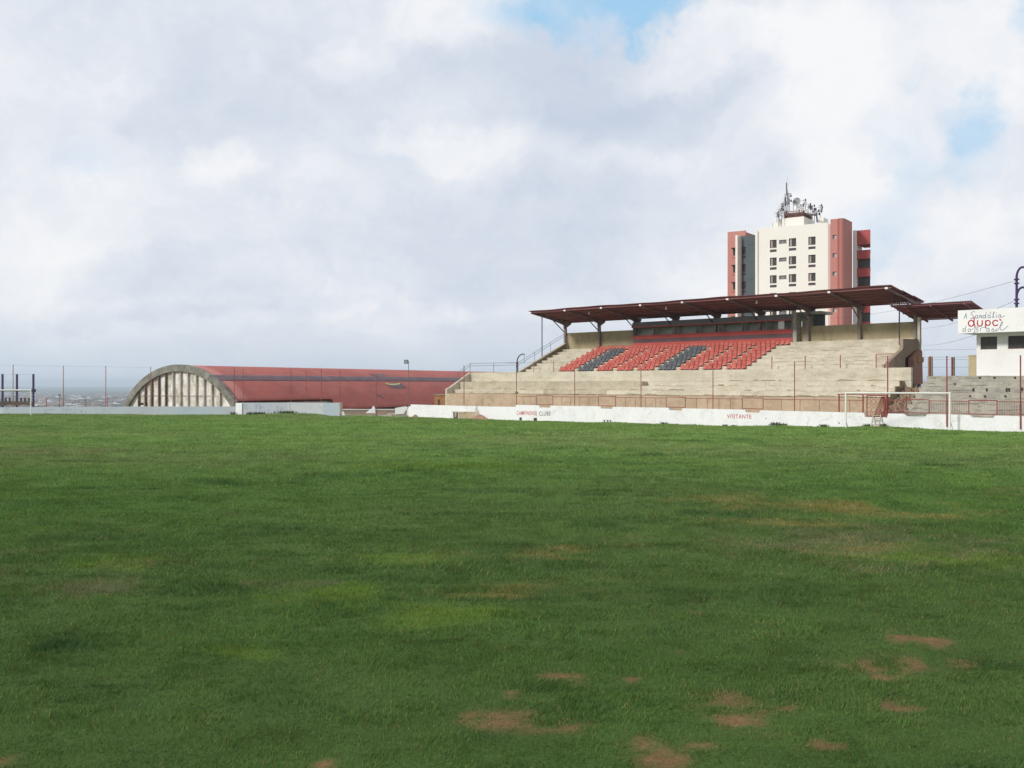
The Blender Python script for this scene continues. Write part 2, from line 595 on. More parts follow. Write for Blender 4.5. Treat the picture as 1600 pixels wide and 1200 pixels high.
# height of the pitch relative to the eye; control points measured at wall feet and goal feet
CTRL = np.array([(-80, 115, -3.62), (-59, 115, -3.62), (-45, 115, -3.60), (-32, 114.3, -3.56), (-25, 113.7, -3.40), (-23, 113.6, -3.42), (-20, 113.3, -3.72), (-11.6, 112.4, -3.74),
                 (-5, 106, -3.72), (0, 101, -3.71), (6, 95.2, -3.66), (11.5, 89.7, -3.55), (17, 84, -3.52), (24, 77, -3.36), (30, 71.5, -3.28), (34.6, 67, -3.25), (42, 60, -3.2),
                 (27, 71, -3.13), (-50, 97, -3.07), (-40, 95, -3.08), (-10, 80, -3.2), (10, 70, -3.1), (0, 50, -3.1), (-30, 60, -3.1), (-60, 60, -3.1),
                 (30, 45, -3.1), (0, 25, -3.1), (0, 8, -3.1), (-15, 20, -3.1), (15, 20, -3.1), (-80, 30, -3.1), (60, 30, -3.1), (0, -20, -3.1), (70, 60, -3.1)])


def zfield(x, y):
    num = 0.0; den = 0.0
    for cx, cy, cz in CTRL:
        d2 = (x - cx) ** 2 + (y - cy) ** 2 + 1.5
        k = 1.0 / d2 ** 1.6
        num = num + k * cz; den = den + k
    z = num / den
    z = z + (fbm(x, y, .25, 3, 5) - .5) * .07 + (fbm(x * .6, y * 1.3, 1.5, 3, 9) - .5) * .085
    return z


def zground(x, y):
    """whole terrain, eye height = 0"""
    x = np.asarray(x, float); y = np.asarray(y, float)
    z = zfield(x, y)
    r = np.hypot(x, y)
    # slope down to the valley beyond the club
    d = np.maximum(y - 135, 0) + np.maximum(np.abs(x) - 190, 0) + np.maximum(-y - 80, 0)
    drop = 57 * (1 - np.exp(-d / 520.0)) * smooth(d, 0, 60)
    z = z - drop
    far = smooth(r, 1800, 9000)
    z = z + far * (fbm(x, y, .00028, 5, 31) - .45) * 30 + smooth(r, 7000, 16000) * (fbm(x, y, .00016, 4, 51)) * 22
    return z


def gp(px, py, z=-3.1):
    Y = z * F / (600 - py)
    return (px - 800) / F * Y, Y


def ell(px, py, rx, ry):
    cx, cy = gp(px, py)
    return cx, cy, rx / F * cy, max(.12, cy * ry / (py - 600))


BARE = [ell(*q) for q in ((785, 1122, 42, 17), (860, 1136, 50, 13), (1000, 1165, 24, 14), (1035, 1186, 32, 12), (1090, 1172, 26, 6), (1150, 1115, 50, 22), (1235, 1105, 24, 7),
                          (1385, 1042, 42, 14), (1430, 1002, 38, 11), (1370, 1058, 26, 5), (1395, 1102, 32, 8), (1280, 1162, 26, 5), (330, 1127, 14, 4), (855, 1058, 22, 5), (892, 1062, 18, 5),
                          (980, 1060, 13, 5), (795, 1083, 10, 4), (508, 1195, 14, 5), (4, 1192, 12, 8), (1500, 1035, 22, 5), (1070, 1017, 14, 3), (1305, 1040, 20, 3), (1350, 1190, 16, 4),
                          (1195, 977, 14, 3), (1090, 957, 12, 2.5), (1540, 943, 14, 2.5))]
YEL = [ell(*q) for q in ((1180, 784, 80, 9), (1130, 792, 50, 6), (1330, 790, 110, 10), (1440, 800, 80, 8), (1040, 848, 60, 9), (1150, 858, 90, 8), (1250, 820, 90, 8), (890, 866, 70, 8), (870, 920, 110, 12),
                         (1560, 770, 60, 6), (810, 930, 60, 8), (1400, 860, 120, 8))]
PALE = [ell(*q) for q in ((60, 880, 110, 14), (215, 875, 70, 8), (130, 915, 120, 12), (450, 908, 50, 6), (170, 935, 60, 6), (60, 706, 90, 4), (140, 704, 40, 3), (1340, 850, 160, 25), (740, 868, 90, 10))]
LIME = [ell(*q) for q in ((520, 925, 80, 14), (680, 962, 110, 15), (640, 872, 70, 8), (390, 1020, 60, 8), (180, 880, 60, 10), (1500, 875, 120, 10), (700, 728, 120, 4), (1350, 870, 90, 8))]
TUFT = [ell(*q) for q in ((170, 765, 70, 5), (510, 744, 60, 5), (340, 755, 50, 4), (640, 735, 40, 3), (100, 1010, 50, 8), (1170, 686, 30, 2), (1090, 688, 26, 2), (1015, 711, 20, 2), (1480, 727, 40, 3), (960, 770, 60, 4),
                          (60, 1100, 120, 25), (420, 830, 80, 6), (1120, 805, 60, 5), (790, 677, 26, 1.6), (60, 666, 26, 1.5))]


def wsum(lst, x, y, wx, wy, edge=.45):
    s = np.zeros_like(x)
    for cx, cy, rx, ry in lst:
        d = np.sqrt(((x + wx * rx * .9 - cx) / rx) ** 2 + ((y + wy * ry * .9 - cy) / ry) ** 2)
        s = np.maximum(s, 1 - smooth(d, 1 - edge, 1 + edge))
    return s


def paint(x, y):
    """real colour of the turf at a place: worn, dry, lush and shaggy patches"""
    wx = (fbm(x, y, 2.2, 5, 71) - .5) * 2.5; wy = (fbm(x, y, 1.8, 5, 91) - .5) * 2.5
    bare = wsum(BARE, x, y, wx, wy, .55) * smooth(fbm(x * .7, y * 1.2, 4.5, 5, 12), .34, .58)
    yel = wsum(YEL, x, y, wx, wy, .85) * smooth(fbm(x * .6, y, 1.0, 6, 15), .36, .62)
    pale = wsum(PALE, x, y, wx, wy, .8) * smooth(fbm(x, y, .8, 4, 25), .35, .6)
    lime = wsum(LIME, x, y, wx, wy, .8)
    tuft = wsum(TUFT, x, y, wx, wy, .9) * smooth(fbm(x * .6, y * 1.2, 1.6, 5, 47), .36, .58)
    rnd = smooth(fbm(x * .6, y * 1.1, .5, 7, 41), .52, .68)
    tuft = np.maximum(tuft, rnd * .25)
    tuft = np.maximum(tuft, smooth(fbm(x * .5, y, .9, 4, 43), .62, .74) * .4)
    return bare, yel, pale, lime, tuft


G0 = np.array((.078, .150, .034)); GT = np.array((.046, .105, .036)); GL = np.array((.130, .205, .036)); GY = np.array((.225, .200, .055))
GP = np.array((.165, .175, .095)); GB = np.array((.215, .130, .064)); GA = np.array((.096, .140, .046))


def turf_col(x, y, bare, yel, pale, lime, tuft):
    big = smooth(fbm(x, y, .07, 4, 61), .35, .65)[:, None]
    mid = fbm(x, y, .9, 4, 62)[:, None]
    c = G0 * (1 - .5 * big) + GA * .5 * big
    c = c * (.84 + .32 * mid) * 1.02
    # far half paler: grazing light on blade tips is put into the turf colour
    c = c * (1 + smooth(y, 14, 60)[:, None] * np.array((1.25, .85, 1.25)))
    for k, col, m_ in ((tuft, GT, .8), (lime, GL, .85), (pale, GP, .6), (yel, GY, .72)):
        k = (k * m_)[:, None]
        c = c * (1 - k) + col * k
    return c


# ------------------------------------------------------------------ ground sheet
def axis(segs):
    a = [segs[0][0]]
    for lo, hi, st in segs:
        n = max(1, int(round((hi - lo) / st)))
        a += list(np.linspace(lo, hi, n + 1)[1:])
    return np.array(a)


geo = list(np.geomspace(220, 20000, 34))
xa = np.concatenate([-np.array(geo[::-1]), axis([(-200, -60, 5), (-60, -14, .8), (-14, 14, .14), (14, 60, .8), (60, 200, 5)]), np.array(geo)])
ya = np.concatenate([-np.array(geo[::-1]), axis([(-200, 6, 8), (6, 26, .13), (26, 60, .5), (60, 125, .9), (125, 200, 4)]), np.array(geo)])
gx, gy = np.meshgrid(xa, ya)
nx, ny = len(xa), len(ya)
fx, fy = gx.ravel(), gy.ravel()
gz = zground(fx, fy) + E
me = bpy.data.meshes.new('ground')
me.vertices.add(nx * ny)
me.vertices.foreach_set('co', np.stack([fx, fy, gz], 1).astype(np.float32).ravel())
idx = np.arange(nx * ny).reshape(ny, nx)
q = np.stack([idx[:-1, :-1], idx[:-1, 1:], idx[1:, 1:], idx[1:, :-1]], -1).reshape(-1, 4)
me.loops.add(q.size)
me.loops.foreach_set('vertex_index', q.ravel().astype(np.int32))
me.polygons.add(len(q))
me.polygons.foreach_set('loop_start', np.arange(0, q.size, 4, dtype=np.int32))
me.polygons.foreach_set('loop_total', np.full(len(q), 4, dtype=np.int32))
me.polygons.foreach_set('use_smooth', np.ones(len(q), dtype=bool))
me.update()
pk = paint(fx, fy)
tc_ = turf_col(fx, fy, *pk) * .80
bk = pk[0][:, None]
soil = GB * (.75 + .5 * fbm(fx, fy, 2.5, 3, 77)[:, None])
tc_ = tc_ * (1 - bk) + soil * bk
side = (fx - 0) * N.x + (fy - 101) * N.y                     # depth behind the stand wall
behind = np.maximum(smooth(side, .1, 1.0), smooth(fy, 115.3, 116.5))[:, None]
tc_ = tc_ * (1 - behind) + np.array((.30, .24, .17)) * behind
r_ = np.hypot(fx, fy)[:, None]
farc = np.array((.085, .105, .06)) * (.6 + .8 * fbm(fx, fy, .004, 4, 88)[:, None])
k = smooth(r_, 160, 300)
tc_ = tc_ * (1 - k) + farc * k
at = me.color_attributes.new('turf', 'FLOAT_COLOR', 'POINT')
at.data.foreach_set('color', np.concatenate([tc_, np.ones((len(tc_), 1))], 1).astype(np.float32).ravel())
mt = bpy.data.materials.new('turf_ground'); mt.use_nodes = True
m = NT(mt.node_tree)
o_ = m.n('ShaderNodeOutputMaterial'); b_ = m.n('ShaderNodeBsdfPrincipled', i_Roughness=.95)
b_.inputs['Specular IOR Level'].default_value = .1
m.l(b_.outputs[0], o_.inputs[0])
at_ = m.n('ShaderNodeAttribute', attribute_name='turf')
nz = m.noise(pos_node(m), 22.0, 5, .8)
c_ = m.mix(1.0, at_.outputs['Color'], m.ramp(nz, [(.3, (.55, .55, .55)), (.7, (1.25, 1.25, 1.2))]), 'MULTIPLY')
m.l(c_, b_.inputs['Base Color'])
bp = m.n('ShaderNodeBump', i_Strength=.8, i_Distance=.03)
m.l(nz, bp.inputs['Height']); m.l(bp.outputs[0], b_.inputs['Normal'])
me.materials.append(mt)
ground = bpy.data.objects.new('ground', me); C.objects.link(ground); ground['kind'] = 'structure'

# ------------------------------------------------------------------ grass blades, one mass
def blades():
    xs, ys, wd, ht = [], [], [], []
    for y0, y1 in ((6.5, 9), (9, 12), (12, 16), (16, 22), (22, 30), (30, 42), (42, 58), (58, 78), (78, 116)):
        ym = (y0 + y1) / 2
        dens = 2700 * (10 / max(ym, 9)) ** 1.62
        half = .74
        area = half * (y1 ** 2 - y0 ** 2) + 2 * 2 * (y1 - y0)
        n = int(area * dens)
        y = np.sqrt(RNG.random(n) * (y1 ** 2 - y0 ** 2) + y0 ** 2)
        x = (RNG.random(n) * 2 - 1) * (half * y + 2)
        xs.append(x); ys.append(y)
        wd.append(np.full(n, .0052 * (ym / 10) ** .85)); ht.append(np.full(n, .034 * (ym / 10) ** .35))
    x = np.concatenate(xs); y = np.concatenate(ys); wd = np.concatenate(wd); ht = np.concatenate(ht)
    side = x * N.x + (y - 101) * N.y
    keep = (side < -.15) & (y < 114.6 - np.clip((x + 32) * .10, 0, 2.2))
    x, y, wd, ht = x[keep], y[keep], wd[keep], ht[keep]
    bare, yel, pale, lime, tuft = paint(x, y)
    keep = RNG.random(len(x)) > bare * .72
    x, y, wd, ht, bare, yel, pale, lime, tuft = [a[keep] for a in (x, y, wd, ht, bare, yel, pale, lime, tuft)]
    n = len(x)
    clump = fbm(x, y, 5.5, 2, 101)
    hh = ht * (.4 + .8 * clump + .5 * smooth(fbm(x * .7, y * 1.3, 2.1, 4, 131), .42, .62)) * (.7 + .6 * RNG.random(n)) * (1 + .9 * tuft) * (1 - .45 * bare) * (1 - .2 * yel)
    z = zground(x, y) + E - .006
    ang = RNG.random(n) * 2 * np.pi
    # lean follows a slowly turning field, so neighbouring blades lie together
    la = fbm(x, y, 1.2, 3, 111) * 4 * np.pi + RNG.normal(0, .9, n)
    lean = hh * (.25 + .65 * RNG.random(n)) * (1 + .5 * tuft)
    bx, by = np.cos(ang) * wd, np.sin(ang) * wd
    tx_, ty_ = np.cos(la) * lean, np.sin(la) * lean
    V = np.empty((n, 3, 3), np.float32)
    V[:, 0] = np.stack([x - bx, y - by, z], 1); V[:, 1] = np.stack([x + bx, y + by, z], 1)
    V[:, 2] = np.stack([x + tx_, y + ty_, z + hh], 1)
    col = turf_col(x, y, bare, yel, pale, lime, tuft) * 1.15
    dry = (RNG.random(n) < (.03 + .72 * bare + .25 * pale + .35 * yel))[:, None]
    col = np.where(dry, np.array((.27, .205, .09)) * (.7 + .6 * RNG.random((n, 1))), col)
    col = col * (.72 + .56 * RNG.random((n, 1))) * (1 + RNG.normal(0, .06, (n, 3)))
    col = np.clip(col, .004, 1)
    me = bpy.data.meshes.new('grass')
    me.vertices.add(3 * n); me.vertices.foreach_set('co', V.ravel())
    me.loops.add(3 * n); me.loops.foreach_set('vertex_index', np.arange(3 * n, dtype=np.int32))
    me.polygons.add(n); me.polygons.foreach_set('loop_start', np.arange(0, 3 * n, 3, dtype=np.int32))
    me.polygons.foreach_set('loop_total', np.full(n, 3, dtype=np.int32))
    me.update()
    at = me.color_attributes.new('turf', 'FLOAT_COLOR', 'POINT')
    c4 = np.repeat(np.concatenate([col, np.ones((n, 1))], 1).astype(np.float32), 3, axis=0)
    at.data.foreach_set('color', c4.ravel())
    mt = bpy.data.materials.new('grass_blades'); mt.use_nodes = True
    m = NT(mt.node_tree)
    o = m.n('ShaderNodeOutputMaterial')
    a = m.n('ShaderNodeAttribute', attribute_name='turf')
    d = m.n('ShaderNodeBsdfDiffuse'); t = m.n('ShaderNodeBsdfTranslucent'); mx = m.n('ShaderNodeMixShader', i_Fac=.30)
    m.l(a.outputs['Color'], d.inputs[0]); m.l(a.outputs['Color'], t.inputs[0])
    m.l(d.outputs[0], mx.inputs[1]); m.l(t.outputs[0], mx.inputs[2]); m.l(mx.outputs[0], o.inputs[0])
    me.materials.append(mt)
    g = bpy.data.objects.new('grass', me); C.objects.link(g)
    tag(g, 'short green turf of the football pitch with dry and worn patches', 'grass', kind='stuff')
    print('BLADES', n)


blades()


# ------------------------------------------------------------------ grandstand
def jit(a):
    return (random.random() - .5) * 2 * a


def terrace(mb, s0, s1, prof, ds=.45, ja=.018, mi=0, close=True):
    """profile [(w,z)...] swept along the stand with slightly worn edges"""
    n = max(1, int((s1 - s0) / ds))
    rings = []
    for i in range(n + 1):
        s = s0 + (s1 - s0) * i / n
        e = 0 if i in (0, n) else 1
        rings.append([S(s, w_ + jit(ja) * e, z + jit(ja * .7) * e) for w_, z in prof])
    k = len(mb.v)
    m_ = len(prof)
    for r in rings:
        mb.v += r
    for i in range(n):
        for j in range(m_ - 1):
            a = k + i * m_ + j
            mb.f.append((a, a + 1, a + m_ + 1, a + m_)); mb.mi.append(mi)
    for r0, rev in ((k, False), (k + n * m_, True)):
        loop = list(range(r0, r0 + m_))
        mb.f.append(tuple(loop[::-1] if rev else loop)); mb.mi.append(mi)
    return mb


def ground_z(p):
    return float(zground(np.array([p.x]), np.array([p.y]))[0])


gs = empty('grandstand', S(15, 8, -4.2), 'concrete grandstand of pale steps under a cantilevered red-brown roof, press boxes along its back', 'grandstand')

SE, NE = -12.6, 38.35
LOW = [(2.6, -5), (2.6, -1.02), (3.45, -1.02), (3.45, -.60), (4.3, -.60), (4.3, -.18), (5.15, -.18), (5.15, .25), (6.0, .25), (6.0, -5)]
terrace(MB(), SE, NE - .6, LOW[1:-1] + [(6.0, -5), (2.6, -5)]).build('lower_terrace', M_conc, gs)
MB().box(S, SE, NE - .62, 2.3, 2.595, -5, -1.06).build('foundation_wall', M_found, gs)
eb = MB(); eb.prism([S(NE - .595, a, b) for a, b in LOW[1:-1] + [(6.0, -5), (2.6, -5)]], U * .06); eb.build('eroded_end_face', M_brick, gs)
# cast blocks filling part of the lower steps
fb = MB(); terrace(fb, SE + .1, 13.2, [(4.28, -.7), (4.28, .235), (5.14, .235), (5.14, -.7)], ja=.006)
terrace(fb, 1.2, 9.5, [(3.40, -1.0), (3.40, -.59), (4.27, -.59), (4.27, -1.0)], ja=.006)
fb.build('patched_step_block', M_concP, gs, label='smooth darker cast block covering part of the lower steps')
fb = MB(); terrace(fb, -12.0, -4.5, [(2.45, -2.0), (2.45, -1.2), (3.2, -1.2), (3.2, -2.0)], ja=.02)
terrace(fb, -11.6, -2.5, [(3.0, -1.6), (3.0, -.78), (3.4, -.78), (3.4, -1.6)], ja=.02)
fb.build('long_bench_step', M_concP, gs)
# dark strips along the riser feet: dirt plus crease shade, both painted
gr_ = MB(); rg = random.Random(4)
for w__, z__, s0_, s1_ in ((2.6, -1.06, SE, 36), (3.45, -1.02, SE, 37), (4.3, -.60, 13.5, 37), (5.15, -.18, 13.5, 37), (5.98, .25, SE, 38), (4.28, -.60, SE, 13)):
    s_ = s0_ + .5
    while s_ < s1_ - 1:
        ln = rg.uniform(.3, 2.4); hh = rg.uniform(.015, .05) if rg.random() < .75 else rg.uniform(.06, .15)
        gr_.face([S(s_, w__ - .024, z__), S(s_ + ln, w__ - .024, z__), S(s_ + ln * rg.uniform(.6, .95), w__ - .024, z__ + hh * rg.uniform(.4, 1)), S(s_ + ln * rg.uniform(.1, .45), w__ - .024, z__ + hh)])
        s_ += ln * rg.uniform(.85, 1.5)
gr_.build('grime_shade', M_grime_shade, gs)['kind'] = 'stuff'
# upright front band carrying the upper tier
fb = MB(); terrace(fb, SE, NE, [(6.01, -5), (6.01, .26), (5.98, .28), (5.98, 1.31), (6.35, 1.31), (6.35, -5)], ja=.008)
fb.build('front_band', M_conc, gs)
# upper tier
up = [(6.36, -4.5), (6.36, 1.285)]
SE2 = -4.75
zz = 1.285
for k_ in range(8):
    w1 = 6.9 + .86 * k_
    up += [(w1, zz), (w1, zz + .333)]
    zz += .333
up += [(13.95, zz), (13.95, -4.5)]
TOPZ = zz
terrace(MB(), SE2, 35.75, up).build('upper_terrace', M_conc, gs)
gr_ = MB()  # same painted dirt-and-shade strips for the upper risers
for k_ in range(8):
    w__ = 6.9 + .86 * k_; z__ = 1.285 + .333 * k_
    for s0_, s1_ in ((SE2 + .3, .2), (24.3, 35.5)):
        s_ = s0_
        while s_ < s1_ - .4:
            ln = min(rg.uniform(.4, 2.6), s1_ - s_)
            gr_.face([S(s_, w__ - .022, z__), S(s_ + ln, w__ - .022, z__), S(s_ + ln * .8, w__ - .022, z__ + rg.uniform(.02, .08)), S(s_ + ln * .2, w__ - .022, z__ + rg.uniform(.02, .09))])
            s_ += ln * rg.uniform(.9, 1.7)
gr_.build('grime_shade', M_grime_shade, gs)['kind'] = 'stuff'
MB().box(S, SE, SE2 - .01, 6.36, 12.5, .9, 1.28).build('landing_slab', M_conc, gs)


def slopewall(s, th, pts):
    mb = MB()
    mb.prism([S(s, a, b) for a, b in pts], U * th)
    return mb


slopewall(SE2 - .3, .29, [(6.1, -4.5), (6.1, 1.36), (7.0, 1.72), (13.9, 4.72), (13.9, -4.5)]).build('stair_wall', M_concB, gs)
slopewall(SE2 - .36, .42, [(6.05, 1.37), (6.05, 1.42), (6.97, 1.80), (13.9, 4.80), (13.9, 4.73), (7.0, 1.73)]).build('stair_wall_coping', M_conc, gs)
slopewall(SE - .30, .28, [(2.4, -4.5), (2.4, -.55), (2.9, -.38), (6.0, 1.30), (6.0, -4.5)]).build('stair_wall', M_conc, gs)
# back wall, left and right of the press boxes
PB0, PB1 = 5.25, 24.0
bw = MB(); bw.box(S, SE2 - .05, PB0 - .02, 13.96, 14.2, -4, 5.55)
bw.box(S, SE2 - .05, PB0 - .02, 13.92, 14.24, 5.56, 5.86)
bw.build('back_wall', M_concD, gs)
bw = MB(); bw.box(S, PB1 + .55, 35.75, 13.96, 14.2, -4, 5.42)
for s_ in (27.2, 33.2):
    bw.box(S, s_, s_ + .3, 13.93, 13.955, TOPZ, 5.40)
bw.build('back_wall', M_concD, gs)

# press boxes
pb = empty('press_box', S(PB0, 13.3, TOPZ), None, None); pb.parent = gs; pb.location = S(PB0, 13.3, TOPZ) - gs.location
npan = 7
pw = (PB1 - PB0) / npan
wr, wk = MB(), MB()
wr.box(S, PB0, PB1, 13.32, 13.47, TOPZ, 4.38); wr.box(S, PB0, PB1, 13.32, 13.47, 4.80, 5.20)
wk.box(S, PB0, PB1, 13.325, 13.47, 4.38, 4.80)
wr.build('red_front_panel', M_pressred, pb); wk.build('dark_front_stripe', M_pressblk, pb)
for i in range(npan + 1):
    s_ = PB0 + pw * i
    MB().box(S, s_ - .07, s_ + .07, 13.28, 13.46, 5.20, 6.05).build('front_pillar', M_pressgry, pb)
for i in range(npan + 1):
    s_ = PB0 + pw * i
    MB().box(S, s_ - .05, s_ + .05, 13.48, 14.49, TOPZ, 6.045).build('partition', M_pressin, pb)
MB().box(S, PB0, PB1, 14.5, 14.65, -3, 6.04).build('rear_panel', M_pressin, pb)
fa = MB(); fa.hexa([S(PB0 - .1, 13.1, 6.05), S(PB1 + .1, 13.1, 6.05), S(PB1 + .1, 15.8, 6.05), S(PB0 - .1, 15.8, 6.05),
                    S(PB0 - .1, 13.3, 6.62), S(PB1 + .1, 13.3, 6.62), S(PB1 + .1, 15.8, 6.62), S(PB0 - .1, 15.8, 6.62)])
fa.build('grey_fascia', M_pressgry, pb)
MB().box(S, PB0 - .1, PB1 + .1, 13.07, 13.15, 6.0, 6.10).build('red_edge_strip', M_pressred, pb)
MB().box(S, sx(1216, 13.4), sx(1225.5, 13.4), 13.38, 13.42, 5.22, 6.0).build('white_board', M_whiteB, pb)
# concrete upright and slab next to the boxes, with the room behind
cu = MB(); cu.box(S, PB1 + .12, PB1 + .52, 13.2, 14.2, TOPZ, 6.75); cu.build('upright', M_grey, gs)
rm = MB(); rm.box(S, PB1 + .53, PB1 + 1.2, 14.25, 16, -3, 6.55); rm.box(S, PB1 + .12, PB1 + 2.6, 13.9, 16.3, 6.56, 6.80)
rm.build('stairhead', M_grey, gs)
MB().box(S, PB1 + 1.21, PB1 + 2.35, 15.2, 15.3, 3, 6.55).build('door', mat('grey_door', (.16, .155, .20), None, 1.0), gs)

# outer end wall at the right, raking down with the steps, with the stair opening and brick jamb
SEW = 35.78


def sw(px, s_):               # depth of a point seen at photo column px in the upright plane s = s_
    t = (px - 800) / F
    return (t * (101 - .701 * s_) - .713 * s_) / (.701 - .713 * t)


def SQ(px, py, s_):
    w__ = sw(px, s_)
    return S(s_, w__, sz(py, s_, w__))


ve = MB()
se_ = SEW + .32
ve.prism([SQ(x_, y_, se_) for x_, y_ in ((1388.5, 600), (1388.5, 566.5), (1392, 563), (1411, 545), (1411.3, 529.3), (1440, 530), (1440, 536), (1437.5, 545.5), (1432, 545.8), (1414.5, 560), (1414.5, 600))], U * -.30)
ve.build('raking_end_wall', M_concB, gs)
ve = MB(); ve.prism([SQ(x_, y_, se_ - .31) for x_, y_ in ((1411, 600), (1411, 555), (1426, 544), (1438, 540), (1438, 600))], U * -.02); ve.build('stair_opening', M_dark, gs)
ve = MB(); ve.prism([SQ(x_, y_, se_ + .25) for x_, y_ in ((1428, 600), (1428, 560), (1433, 552), (1436, 546), (1441, 548), (1442, 600))], U * -.5); ve.build('brick_jamb', M_jamb, gs)
ve = MB(); ve.prism([SQ(x_, y_, se_ + .32) for x_, y_ in ((1435, 566), (1435, 558), (1443.5, 558), (1443.5, 566))], U * -.4); ve.build('orange_corbel', M_orange, gs)
MB().box(S, SEW - .02, SEW + .30, sw(1408, SEW), sw(1411, SEW), 2.7, 3.42).build('pink_stub_post', M_post, gs)

# ---- roof
RW0, RW1, RZ0, RZ1 = 7.9, 14.8, 7.95, 7.05
RS0, RS1 = -5.25, 35.85


def rz(w_):
    return RZ0 + (RZ1 - RZ0) * (w_ - RW0) / (RW1 - RW0)


def corrugated(s0, s1, wa, za, wb, zb, pitch=.177, amp=.03, th=.012, per=8, sag=None):
    mb = MB()
    n = int((s1 - s0) / pitch * per)
    k = 0
    rows = []
    for (w_, z_) in ((wa, za), (wb, zb)):
        for dz in (0, th):
            row = []
            for i in range(n + 1):
                s = s0 + (s1 - s0) * i / n
                sg = sag(s) if sag else 0
                row.append(S(s, w_, z_ + dz + sg + amp * math.sin(2 * math.pi * (s - s0) / pitch)))
            rows.append(row)
    a, at_, b, bt = rows
    mb.v = a + at_ + b + bt
    o1, o2, o3 = n + 1, 2 * (n + 1), 3 * (n + 1)
    for i in range(n):
        mb.f += [(i, i + 1, o2 + i + 1, o2 + i), (o1 + i, o3 + i, o3 + i + 1, o1 + i + 1), (i, o1 + i, o1 + i + 1, i + 1), (o2 + i, o2 + i + 1, o3 + i + 1, o3 + i)]
        mb.mi += [0] * 4
    mb.f += [(0, o2, o3, o1), (n, o1 + n, o3 + n, o2 + n)]; mb.mi += [0, 0]
    return mb


roof = empty('roof', S(15, 11, 7.4), None, None); roof.parent = gs; roof.location = S(15, 11, 7.4) - gs.location
sag = lambda s: .03 * math.sin(s * .41) + .015 * math.sin(s * 1.3 + 1)
cuts = [(7.9, 10.35), (10.2, 12.65), (12.5, 14.85)]
for i, (a_, b_) in enumerate(cuts):
    corrugated(RS0, RS1, a_, rz(a_) + .17 - .0 * i, b_, rz(b_) + .10, sag=sag).build('roof_sheet', M_sheet, roof)
for w_ in (8.15, 9.2, 10.25, 11.4, 12.55, 13.6, 14.6):
    p_ = MB(); p_.box(S, RS0 + .05, RS1 - .05, w_, w_ + .06, rz(w_) - .02, rz(w_) + .07); p_.build('purlin', M_purl, roof)
for (a_, b_) in ((8.0, 10.2), (10.35, 12.5), (12.65, 14.75)):
    p_ = MB(); p_.hexa([S(RS0 + .1, a_, rz(a_) - .01), S(RS0 + .16, a_, rz(a_) - .01), S(RS0 + .16, b_, rz(b_) - .05), S(RS0 + .1, b_, rz(b_) - .05),
                        S(RS0 + .1, a_, rz(a_) + .13), S(RS0 + .16, a_, rz(a_) + .13), S(RS0 + .16, b_, rz(b_) + .14), S(RS0 + .1, b_, rz(b_) + .14)])
    p_.build('end_trim', M_trim, roof)
posts = [-4.9 + 5.05 * k_ for k_ in range(9)]
for k_, s_ in enumerate(posts):
    ft = MB(); base = TOPZ - .02 if k_ else 4.0
    ft.box(S, s_ - .13, s_ + .13, 13.60, 13.90, base, 6.35); ft.build('column', M_post, gs)
    ra = MB()
    zt = lambda w_: rz(w_) - .03
    side_ = [(7.95, zt(7.95)), (14.7, zt(14.7)), (14.7, zt(14.7) - .12), (13.92, 6.5), (13.92, 6.36), (13.5, 6.36), (13.5, 6.75), (12.9, zt(12.9) - .34), (11.3, zt(11.3) - .20), (7.95, zt(7.95) - .10)]
    ra.prism([S(s_ - .09, a_, b_) for a_, b_ in side_], U * .18)
    ra.build('rafter', M_raft, gs)
    br = MB(); br.tube(S(s_, 13.5, 6.0), S(s_, 11.6, rz(11.6) - .22), .055); br.build('brace', M_iron, gs)
    if k_ >= 2:
        br = MB(); br.tube(S(s_, 13.95, 6.1), S(s_, 14.75, rz(14.75) - .1), .05); br.build('brace', M_iron, gs)
    MB().box(S, s_ - .12, s_ + .12, 7.86, 7.945, rz(7.9) - .13, rz(7.9) + .03).build('rafter_cap', M_trim, gs)
for s_ in (2.4, 12.4, 22.6):
    lb = MB(); lb.tube(S(s_, 9.3, rz(9.3) - .03), S(s_, 9.3, rz(9.3) - .16), .05, seg=8); lb.tube(S(s_, 9.3, rz(9.3) - .16), S(s_, 9.3, rz(9.3) - .34), .11, .09, seg=10)
    lb.build('lamp', M_trim, roof)
MB().tube(S(-5.0, 9.9, 2.95), S(-5.0, 9.9, rz(9.9) - .02), .06).build('prop_pole', M_steelg, gs)
MB().tube(S(35.3, 10.9, 3.3), S(35.3, 10.9, rz(10.9) - .02), .06).build('prop_pole', M_iron, gs)
# handrails of the stand
hr = MB()
for dz in (1.05, .78):
    hr.tube(S(SE - .15, 6.1, 1.31 + dz), S(SE2 - .3, 6.1, 1.31 + dz), .022, seg=6)
    hr.tube(S(SE2 - .3, 6.1, 1.31 + dz), S(SE2 - .15, 13.6, 4.72 + dz), .022, seg=6)
    hr.tube(S(SE - .15, 6.1, 1.31 + dz), S(SE - .15, 4.2, .30 + dz), .022, seg=6)
for s_ in (SE - .15, -8.9, SE2 - .3):
    hr.tube(S(s_, 6.1, 1.31), S(s_, 6.1, 2.38), .028, seg=6)
hr.tube(S(SE - .15, 4.2, .25), S(SE - .15, 4.2, 1.35), .028, seg=6)
for w_ in (8.6, 11.2):
    hr.tube(S(SE2 - .15, w_, 1.7 + (w_ - 6.9) * .435), S(SE2 - .15, w_, 2.8 + (w_ - 6.9) * .435), .022, seg=6)
hr.build('handrail', M_steelg, gs)
for px in (834, 865, 1206, 1258, 1313, 1369):
    s_ = sx(px, 6.15)
    MB().tube(S(s_, 6.15, 1.31), S(s_, 6.15, 2.42), .045, seg=6).build('rail_post', M_redpale if px > 1100 else M_concB, gs)
